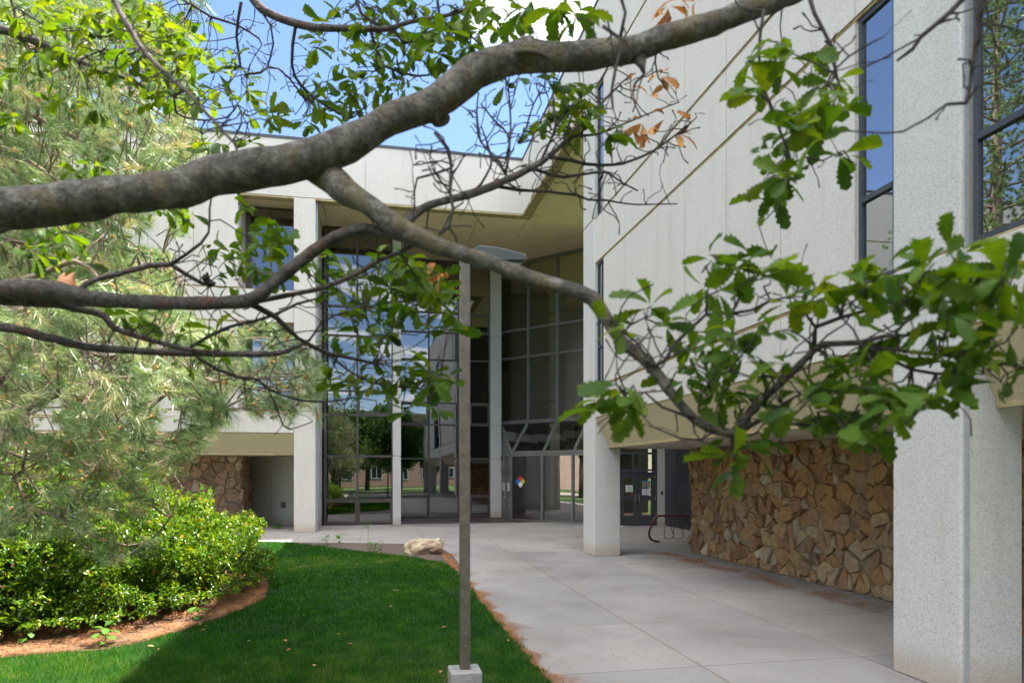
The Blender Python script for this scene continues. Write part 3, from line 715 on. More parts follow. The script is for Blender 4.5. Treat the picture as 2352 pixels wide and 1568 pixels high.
# glazed double doors
def door_pair(p0, p1, z1, fmat, transom=True, notes=None, cross=True):
    """double door between ground points; returns the two leaves"""
    p0 = Vector((*p0[:2],0)); p1 = Vector((*p1[:2],0)); d = (p1-p0).normalized(); ln = (p1-p0).length; n = Vector((d.y,-d.x,0))
    def slab(b,u0,u1,z0,z1,n0,n1):
        q = [p0+d*u0+n*n0, p0+d*u1+n*n0, p0+d*u1+n*n1, p0+d*u0+n*n1]
        b.add([(v.x,v.y,z0) for v in q]+[(v.x,v.y,z1) for v in q], [(0,1,2,3),(7,6,5,4),(0,4,5,1),(1,5,6,2),(2,6,7,3),(3,7,4,0)], .5)
    fr = MB(); f = .06
    slab(fr,0,f,0,z1,-.06,.07); slab(fr,ln-f,ln,0,z1,-.06,.07); slab(fr,f,ln-f,2.13,2.22,-.06,.068)
    slab(fr,f,ln-f,z1-.06,z1,-.06,.068)
    tm = [f, ln*.36, ln*.62, ln-f]
    if z1 > 2.5:
        for u in (ln*.38, ln*.56): slab(fr,u-.03,u+.03,2.22,2.84,-.05,.06)
        if z1 > 2.95: slab(fr,f,ln-f,2.80,2.88,-.06,.069)
    df = fr.build('door_frame', fmat, B)
    g = MB(); slab(g,f,ln-f,2.2,z1-.03,-.005,.005); g.build('pane', M['glass_entry'], df)
    leaves = []
    for s in (0,1):
        a = f+.01 if s == 0 else ln/2+.005; c = ln/2-.005 if s == 0 else ln-f-.01
        b = MB(); st = .17 if cross else .11
        slab(b,a,a+st,.015,2.12,-.022,.022); slab(b,c-st,c,.015,2.12,-.022,.022)
        slab(b,a+st,c-st,.015,.42,-.022,.0218); slab(b,a+st,c-st,1.0,1.17,-.022,.0218); slab(b,a+st,c-st,1.86,2.12,-.022,.0218)
        lf = b.build('door', fmat, B)
        g = MB(); slab(g,a+st-.01,c-st+.01,.41,1.0,-.005,.005); slab(g,a+st-.01,c-st+.01,1.17,1.87,-.005,.005); g.build('pane', M['glass_entry'], lf)
        h = MB(); hu = c-.07 if s == 0 else a+.07
        slab(h,hu-.035,hu+.035,.92,1.26,.022,.03); slab(h,hu-.012,hu+.012,.95,1.22,.06,.082); slab(h,hu-.010,hu+.010,.96,.98,.03,.06); slab(h,hu-.010,hu+.010,1.19,1.21,.03,.06)
        h.build('handle', M['steel'], lf)
        u = a if s == 0 else c
        for z in (.25,1.08,1.92): hg = MB(); slab(hg,u-.02,u+.02,z-.06,z+.06,.022,.034); hg.build('hinge', M['steel'], lf)
        leaves.append((lf,a+st,c-st))
    def note(lf,u0,u1,z0,z1,mat,off=.009):
        b = MB(); slab(b,u0,u1,z0,z1,.006,off); return b.build('notice', mat, lf)
    return leaves, note
leaves, note = door_pair(P0, P1, 2.86, M['greyframe'])
for lf,a,c in leaves:
    m = (a+c)/2; note(lf,a+.03,m-.01,1.25,1.62,M['paper']); note(lf,m+.01,c-.03,1.25,1.62,M['white'])
# far entrance wall facing the camera
YF = 25.2; q0 = P3; xd0 = Xat(1419,YF); xd1 = Xat(1508,YF)
leaves, note = door_pair((xd0,YF), (xd1,YF), 3.35, M['door'])
(lf,a,c),(lf2,a2,c2) = leaves
m = (a+c)/2
note(lf,m-.12,m+.03,1.33,1.60,M['paper']); note(lf,m+.045,c-.01,1.33,1.60,M['paper']); note(lf,m+.12,c-.02,1.19,1.30,M['red'])
m = (a2+c2)/2
for k,(u0,u1) in enumerate(((a2+.01,m-.01),(m+.01,c2-.03))):
    note(lf2,u0,u1,1.21,1.46,M['white']); note(lf2,u0,u1,1.50,1.77,M['teal'])
    note(lf2,u0+.02,u0+.09,1.52,1.60,M['orange'],.012); note(lf2,u1-.10,u1-.02,1.58,1.66,M['orange'],.012); note(lf2,u0+.02,u0+.08,1.65,1.73,M['yellow'],.012)
pl = MB(); px0, px1 = Xat(1509,YF-.05), Xat(1526,YF-.05); pl.box(px0+.01,px1,YF-.08,YF+.5,0,5); o = pl.build('pilaster', M['agg2'], B)
cr = MB(); cr.box(px0+.15,px0+.22,YF-.11,YF-.082,1.22,1.36); cr.build('card_reader', M['blackplastic'], o)
hd = MB(); hd.box(xd0-.12, xd0-.005, YF+.0, P3.y+.1, 0, 4.3); hd.box(xd0-.3, px1, YF+.02, YF+.3, 3.36, SOF-.003); hd.box(px1-.12, 14, YF+.52, YF+.6, 0, 11.8); hd.build('head_wall', M['interior'], B)
dk = MB()
for i in range(8):
    y1 = YF-.08-i*1.0; dk.box(px1+.02, px1+.14, y1-1.0+.005, y1-.005, .0, 4.0)
dk.box(px1+.05, px1+.16, YF-8.1, YF-.07, .0, 4.01)
dk.build('metal_panel', M['darkpanel'], B)
ibx = MB(); ibx.box(9.0, 9.5, 29.6, 30.1, 0, 4.2); ibx.box(7, 14, 33.5, 33.7, 0, 4.2); ibx.build('lobby_wall', M['interior'], B)
for (x,y) in ((8.6,32.4),(10.6,31.2),(4.2,33.6)):
    b = MB(); b.box(x-.25,x+.25,y-.25,y+.25,.01,11.8); b.build('inner_column', M['agg2'], B)
b = MB()
for z in (5.45,9.6): b.obox((7.3,31.9),(12.6,26.9+.9),.06,z,z+.07)
b.build('handrail', M['blackplastic'], B)
b = MB()
for (x,z,w_,h_) in ((4.55,5.32,.35,.30),(4.6,5.62,.28,.12),(5.0,5.32,.12,.55),(4.6,8.5,.3,.12),(4.9,8.5,.1,.2),(3.2,5.32,.3,.2)): b.box(x,x+w_,31.75,32.05,z,z+h_)
b.box(2.0,5.25,31.72,32.2,5.27,5.315); b.box(2.0,5.25,31.72,32.2,8.46,8.495)
b.build('lab_shelf', M['paper'], B)

# hazard diamond on the vestibule glass
# one flat plate under the vestibule glazing with its four coloured fields
def diamond2():
    cpos = P1+vdir*(vl[1]*.30); n = Vector((vdir.y,-vdir.x))
    if (cpos+n).length > cpos.length: n = -n
    c3 = Vector((cpos.x+n.x*.03, cpos.y+n.y*.03, 1.70)); w3 = Vector((wdir.x,wdir.y,0)); u3 = Vector((0,0,1)); s = .135; n3 = Vector((n.x,n.y,0))
    mats = [M['red'],M['blue'],M['yellow'],M['white']]
    b = MB()
    for (cu, cz) in ((0,s),(-s,0),(s,0),(0,-s)):
        c = c3+w3*cu+u3*cz; k = s*.97; q = [c+u3*k, c+w3*k, c-u3*k, c-w3*k]
        b.add(q+[v-n3*.004 for v in q], [(0,1,2,3),(7,6,5,4),(0,4,5,1),(1,5,6,2),(2,6,7,3),(3,7,4,0)], .5)
    ob_ = b.build('hazard_placard', mats[0], o_v)
    for m in mats[1:]: ob_.data.materials.append(m)
    for i,p in enumerate(ob_.data.polygons): p.material_index = i//6
diamond2()

# rubble stone walls (real stones from a Voronoi layout)
def voronoi(w, h, s, rnd_):
    nx = int(w/s)+2; ny = int(h/s)+2; pts = []
    for i in range(-1,nx+1):
        for j in range(-1,ny+1):
            if rnd_.random() < .24: continue
            pts.append(((i+.5+rnd_.uniform(-.5,.5))*s*1.12, (j+.5+rnd_.uniform(-.5,.5))*s*.92, rnd_.uniform(-1,1)*s*s*.34))
    pts.sort(); cells = []
    for i,(x,y,wi) in enumerate(pts):
        poly = [(0,0),(w,0),(w,h),(0,h)]
        if not (-s<x<w+s and -s<y<h+s): continue
        for j,(a,b,wj) in enumerate(pts):
            if j == i or abs(a-x)>3.2*s or abs(b-y)>3.2*s: continue
            dx, dy = a-x, b-y; tt = .5+(wi-wj)/(2*(dx*dx+dy*dy)+1e-9); mx, my = x+dx*tt, y+dy*tt; new = []
            for k in range(len(poly)):
                p, q = poly[k], poly[(k+1)%len(poly)]
                sp_ = (p[0]-mx)*dx+(p[1]-my)*dy; sq = (q[0]-mx)*dx+(q[1]-my)*dy
                if sp_ <= 0: new.append(p)
                if sp_*sq < 0:
                    t = sp_/(sp_-sq); new.append((p[0]+(q[0]-p[0])*t, p[1]+(q[1]-p[1])*t))
            poly = new
            if len(poly) < 3: break
        if len(poly) >= 3: cells.append(poly)
    return cells
def stone_wall(name, origin, udir, ndir, w, h, seed, s=.36, thick=.5, side=None):
    """face of stones; udir along, ndir outward"""
    rr = random.Random(seed); b = MB(); o3 = Vector(origin); u = Vector(udir); n = Vector(ndir); z = Vector((0,0,1))
    for poly in voronoi(w, h, s, rr):
        cx_ = sum(p[0] for p in poly)/len(poly); cy_ = sum(p[1] for p in poly)/len(poly)
        A = abs(sum(poly[i][0]*poly[(i+1)%len(poly)][1]-poly[(i+1)%len(poly)][0]*poly[i][1] for i in range(len(poly))))/2
        if A < .006: continue
        # densify and roughen the outline
        ring = []
        for k in range(len(poly)):
            p, q = poly[k], poly[(k+1)%len(poly)]; L_ = math.dist(p,q); m = max(1,int(L_/.07))
            for t in range(m): ring.append((p[0]+(q[0]-p[0])*t/m, p[1]+(q[1]-p[1])*t/m))
        hgt = rr.uniform(.02,.07)+(rr.uniform(.02,.07) if rr.random()<.3 else 0); tilt = (rr.uniform(-.32,.32), rr.uniform(-.32,.32)); rings = []
        sz = math.sqrt(A); gp = min(.28, .012/sz+.02)
        for fac, hh in ((1-gp,-.02),(1-gp*1.25,hgt*.55),(1-gp*2.2,hgt*.92),(.55,hgt*1.02),(.2,hgt*1.05)):
            rg = []
            for (x,y) in ring:
                dx, dy = (x-cx_)*fac, (y-cy_)*fac
                X, Y = cx_+dx, cy_+dy
                jn = mn.noise(Vector((X*9+seed, Y*9, hh*3)))*.045
                X += jn*(dx/(sz+.01)); Y += jn*(dy/(sz+.01))
                Hh = hh+ (tilt[0]*dx+tilt[1]*dy if hh>0 else 0) + (mn.noise(Vector((X*7, Y*7, seed)))*.022+mn.noise(Vector((X*19, Y*19, seed)))*.014 if hh>0 else 0)
                rg.append(o3+u*X+z*Y+n*Hh)
            rings.append(rg)
        m = len(ring); base = len(b.v); rv = rr.random()
        for rg in rings: b.v += [tuple(v) for v in rg]
        for a in range(4):
            for k in range(m):
                b.f.append((base+a*m+k, base+a*m+(k+1)%m, base+(a+1)*m+(k+1)%m, base+(a+1)*m+k)); b.r.append(rv)
        b.f.append(tuple(base+4*m+k for k in range(m))); b.r.append(rv)
    # orientation flip if needed
    if u.cross(z).dot(n) < 0: b.f = [f[::-1] for f in b.f]
    return b
SX = 8.25
b = stone_wall('s', (SX,16.8,0), (0,-1,0), (-1,0,0), 12.5, ZS, 3, s=.225)
mt = MB(); mt.box(SX, 12.4, 4.3, 16.8, 0, ZS-.001)
o = mt.build('stone_wall', M['mortar'], B); b.build('stone_facing', M['stone'], o)
mt = MB(); mt.prism([(-5.03,27.7),(-5.06,30.05),(-28,30.05),(-28,27.7)], 0, ZS-.001)
o = mt.build('stone_wall', M['mortar'], B)
b = stone_wall('s', (-17,27.7,0), (1,0,0), (0,-1,0), 12.0, ZS, 5, s=.27); b.build('stone_facing', M['stone2'], o)
b = stone_wall('s', (-5.03,27.68,0), (0,1,0), (1,0,0), 2.35, ZS, 9, s=.27); b.build('stone_facing', M['stone2'], o)

# ------------------------------------------------------------------ lamp post
LX, LY = .825, 6.32
lamp = empty('lamp_post', (LX,LY,0)); tag(lamp, 'square bronze lamp post with a flat light head on a concrete footing in the lawn', 'lamp post')
b = MB(); b.box(LX-.145,LX+.145,LY-.145,LY+.145,-.1,.275); o = b.build('footing', M['footing'], lamp); bv = o.modifiers.new('b','BEVEL'); bv.width=.012; bv.segments=2
b = MB(); b.box(LX-.046,LX+.046,LY-.046,LY+.046,.276,4.17); o = b.build('pole', M['polepaint'], lamp); bv = o.modifiers.new('b','BEVEL'); bv.width=.006; bv.segments=2
b = MB(); b.box(LX-.033,LX+.033,LY-.052,LY-.0465,.46,.66); c_ = b.build('cover_plate', M['polepaint'], o)
for z in (.48,.60): b = MB(); b.tube([(LX+.0,LY-.052,z+.02),(LX+.0,LY-.058,z+.02)], .006, 8); b.build('screw', M['steel'], c_)
b = MB(); b.box(LX+.046,LX+.10,LY-.04,LY+.04,4.09,4.165); b.build('bracket', M['steel'], lamp)
b = MB(); prof = [(.085,4.050,4.170),(.12,4.044,4.176),(.28,4.050,4.168),(.40,4.058,4.150),(.50,4.064,4.130),(.555,4.067,4.120),(.558,4.070,4.117)]
hw = [.10,.145,.15,.15,.15,.15,.148]; ring = []
for (x,z0,z1),w_ in zip(prof,hw):
    zc = z1-.004
    ring.append([(LX+x,LY-w_,z0),(LX+x,LY-w_,zc-.008),(LX+x,LY-w_*.93,z1),(LX+x,LY+w_*.93,z1),(LX+x,LY+w_,zc-.008),(LX+x,LY+w_,z0)])
for rg in ring: b.v += rg
for i in range(len(ring)-1):
    for k in range(6): b.f.append((i*6+k,(i+1)*6+k,(i+1)*6+(k+1)%6,i*6+(k+1)%6)); b.r.append(.5)
b.f.append(tuple(range(6))); b.r.append(.5); b.f.append(tuple((len(ring)-1)*6+k for k in range(6))[::-1]); b.r.append(.5)
hd_ = b.build('light_head', M['lamphead'], lamp)
b = MB(); b.box(LX+.30,LX+.53,LY-.135,LY+.135,4.040,4.058); rim = b.build('lens_frame', M['blackplastic'], hd_)
b = MB(); b.box(LX+.315,LX+.515,LY-.12,LY-.006,4.036,4.0395); b.box(LX+.315,LX+.515,LY+.006,LY+.12,4.036,4.0395); b.build('lens', M['led'], hd_)

# ------------------------------------------------------------------ bike rack
rk = empty('bike_rack', (8.4,19.2,0)); tag(rk, 'dark maroon tubular bike rack standing on the paving by the far doors', 'bike rack')
def arc_pts(pts): return [tuple(p) for p in catmull([tuple(p) for p in pts], .05)]
g0 = G(1515,1243,.04); dR = (g0.x*FX+g0.y*FY)
pp = [P(x,y,dR) for x,y in ((1515,1243),(1503,1241.5),(1494,1238),(1489.5,1230),(1489,1220),(1493,1210),(1500,1196),(1505,1188.5),(1513,1184.5),(1524,1184))]
base_y = g0.y
pl_ = [Vector((p.x, base_y+(p.x-g0.x)*0, max(.035,p.z))) for p in pp]
pl_ += [Vector((pl_[-1].x+.6*i, base_y, .79)) for i in range(1,5)]
b = MB(); b.tube(arc_pts(pl_), .032, 10); b.build('top_tube', M['rackpaint'], rk, True)
xe = pl_[-1].x
b = MB(); b.tube(arc_pts([(xe,base_y,.79),(xe+.1,base_y,.74),(xe+.25,base_y,.4),(xe+.22,base_y,.12),(xe+.1,base_y,.035),(xe-.05,base_y,.035)]), .032, 10); b.build('end_leg', M['rackpaint'], rk, True)
xs_ = pl_[9].x+.05
for i in range(6):
    x = xs_+i*.30; b = MB()
    b.tube(arc_pts([(x+.10,base_y,.78),(x+.0,base_y-.02,.50),(x-.04,base_y-.05,.22),(x+.02,base_y-.02,.14),(x+.26,base_y+.04,.12),(x+.30,base_y+.04,.2),(x+.2,base_y+.02,.48),(x+.12,base_y,.77)]), .010, 6)
    b.build('wheel_loop', M['rackpaint'], rk, True)

# ------------------------------------------------------------------ rock
def rock():
    import bmesh
    bm = bmesh.new(); bmesh.ops.create_icosphere(bm, subdivisions=5, radius=1)
    for v in bm.verts:
        p = v.co.copy(); n1_ = mn.noise(p*1.1+Vector((3,1,7))); n2_ = mn.noise(p*2.7); n3_ = mn.noise(p*7)
        s = 1+.28*n1_+.14*n2_+.05*n3_
        # chiselled planes
        q = p*s; q.z = min(q.z, .80+.12*n2_-.12*p.x*.6)
        if q.x > .78: q.x = .78+(q.x-.78)*.25
        v.co = Vector((q.x*.52, q.y*.32, q.z*.27))
    me = bpy.data.meshes.new('rock'); bm.to_mesh(me); bm.free(); me.materials.append(M['rock'])
    for p in me.polygons: p.use_smooth = True
    o = bpy.data.objects.new('rock', me); COL.objects.link(o); o.location = (G(978,1272).x, G(978,1272).y+.1, .15); o.rotation_euler = (0,R(-4),R(-8))
    tag(o, 'weathered tan sandstone rock lying on the mulch by the walkway', 'rock')
rock()

# ------------------------------------------------------------------ leaf generators
def rand_rot(n, up_bias=0.0, rg=rng):
    """random orthonormal frames (n,3,3): rows = x (along), y (across), z (normal)"""
    x = rg.normal(size=(n,3)); x[:,2] -= up_bias; x /= np.linalg.norm(x,axis=1)[:,None]
    t = rg.normal(size=(n,3))*.8; t[:,2] += 1.2
    y = np.cross(t, x); y /= np.linalg.norm(y,axis=1)[:,None]
    z = np.cross(x, y); return np.stack([x,y,z],1)
def oak_template():
    t = np.linspace(0,1,15); wprof = np.interp(t, [0,.08,.3,.55,.78,.93,1], [.015,.035,.12,.235,.285,.21,.05])
    wprof = wprof*(1+.17*np.where(np.arange(15)%2==0,-1,1)*np.interp(t,[0,.15,.9,1],[0,1,1,.2]))
    V = []; 
    for i,(a,w_) in enumerate(zip(t,wprof)):
        sw = .035*(1 if i%2 else 0)
        zc = -.22*(a-.1)**2
        V += [(a,0,zc),(a+sw,w_,zc+.35*w_),(a+sw,-w_,zc+.35*w_)]
    Fc = []
    for i in range(14):
        m0, l0, r0 = i*3, i*3+1, i*3+2; m1, l1, r1 = m0+3, l0+3, r0+3
        Fc += [(m0,m1,l1,l0),(m0,r0,r1,m1)]
    return np.array(V,float), np.array(Fc)
OAK = oak_template()
def small_template():
    V = np.array([(0,0,0),(.35,.20,.05),(.75,.20,.04),(1,0,-.06),(.75,-.20,.04),(.35,-.20,.05),(.5,0,0)],float)
    Fc = np.array([(0,6,2,1),(6,3,3,2),(0,5,4,6),(6,4,3,3)]); 
    return V, np.array([(0,3,2,1),(0,5,4,3)])
SMALL = small_template()
def leaves_mesh(name, tmpl, pos, frames, length, mat, parent=None, rnd=None, width=1.0, curl=None):
    V0, F0 = tmpl; n = len(pos); k = len(V0)
    T = V0[None]*np.array([1,1,1])
    T = np.repeat(V0[None], n, 0).copy(); T[:,:,1] *= width
    if curl is not None: T[:,:,2] += -curl[:,None]*(T[:,:,0]**2); T[:,:,2] += (T[:,:,1]**2)*curl[:,None]*-1.0
    T *= length[:,None,None]
    W = np.einsum('nki,nij->nkj', T, frames)+pos[:,None,:]
    Fc = (F0[None]+np.arange(n)[:,None,None]*k).reshape(-1,F0.shape[1])
    if rnd is None: rnd = rng.random(n)
    r = np.repeat(rnd, len(F0)); r = np.clip(r+rng.normal(0,.03,len(r)),0,1)
    return fast_mesh(name, W.reshape(-1,3), Fc, mat, parent, r, smooth=True)

# ------------------------------------------------------------------ oak tree (foreground)
oak = empty('oak_tree', (-2.9, 1.3, 0)); tag(oak, 'oak tree with heavy grey limbs and lobed leaves reaching across the foreground', 'tree')
NODES = []   # (pos, radius) along drawn branches, for attaching twigs
def branch(pts, d0, d1, mat='bark', n=10, bump_=.18, jitter=.0, name='branch', parent=None, ws=.9):
    """pts (x, y, width) in photo pixels; depth runs d0->d1 along the branch"""
    m = len(pts); A = []
    ln = [0]
    for i in range(1,m): ln.append(ln[-1]+math.dist(pts[i][:2], pts[i-1][:2]))
    for i,q_ in enumerate(pts):
        x, y, w_ = q_[:3]
        d = d0+(d1-d0)*ln[i]/ln[-1]+(q_[3] if len(q_) > 3 else 0); p = P(x,y,d); A.append((p.x,p.y,p.z, w_*ws/F*d/2))
    big = max(p[2] for p in pts) > 20
    C = catmull(A, .025 if big else .035)
    for i in range(len(C)):
        j = C[i]; s = max(j[3],.002); jj = .35*s if not big else .10*s
        C[i,:3] += [mn.noise(Vector((j[0]*14+5,j[1]*14,j[2]*14)))*jj*2, mn.noise(Vector((j[0]*14,j[1]*14+9,j[2]*14)))*jj*2, mn.noise(Vector((j[0]*14,j[1]*14,j[2]*14+3)))*jj*2]
        if not big: C[i,:3] += [0,0,0]
    b = MB(); b.tube([Vector(c[:3]) for c in C], [max(c[3],.0011) for c in C], n if big else 6, bump_)
    for c in C: NODES.append((Vector(c[:3]), c[3]))
    o = b.build(name, M[mat], parent or oak, True)
    return o, C
A_pts = [(-520,570,120),(-250,535,112),(-60,492,104),(0,484,101),(137,469,96),(273,450,97),(410,430,97),(547,396,97),(684,376,98),(770,345,92),(850,305,76),(917,272,74),(1000,235,78),(1088,171,80),(1160,140,76),(1225,133,74),(1362,126,68),(1450,115,66),(1550,84,64),(1685,38,56),(1800,-5,50),(1950,-75,44),(2100,-160,36)]
limbA, _ = branch(A_pts, 1.55, 1.75, 'bark', 24, .16, name='limb', ws=.89)
for (x,y,x2,y2,w0,w1,d) in ((1212,145,1216,84,84,48,1.69),(1004,258,1014,282,50,34,1.69),(1470,130,1478,168,26,10,1.70)):
    a = P(x,y,d); c = P(x2,y2,d-.01); kn = MB()
    pts = [a.lerp(c,t) for t in (0,.3,.55,.75,.9,1)]; kn.tube(pts, [w0/F*d/2*1.15, w0/F*d/2, (w0+w1)/2/F*d/2, w1/F*d/2*1.1, w1/F*d/2*.85, w1/F*d/2*.35], 18, .45)
    kn.build('knot', M['bark'], limbA, True)
B_pts = [(665,352,40,.05),(708,372,74,.07),(752,405,86,.05),(798,440,76,.015),(850,475,59),(900,510,58),(960,545,58),(1020,570,48),(1109,599,44),(1180,625,44),(1259,652,44),(1335,672,44),(1362,685,46),(1396,736,38),(1430,787,36),(1481,826,34),(1515,862,32),(1550,914,29),(1599,966,27),(1651,992,26),(1688,996,30)]
limbB, _ = branch(B_pts, 1.645, 1.42, 'bark', 18, .16, name='limb', ws=.80)
C_pts = [(-500,650,90),(-200,672,70),(0,664,56),(137,671,55),(200,684,46),(273,691,39),(410,695,36),(520,694,35),(585,683,36),(649,632,34),(718,577,32),(770,548,30),(804,532,30),(840,524,28),(880,532,27),(935,548,26)]
limbC, _ = branch(C_pts, 1.9, 1.62, 'bark2', 16, .2, name='limb', ws=.86)
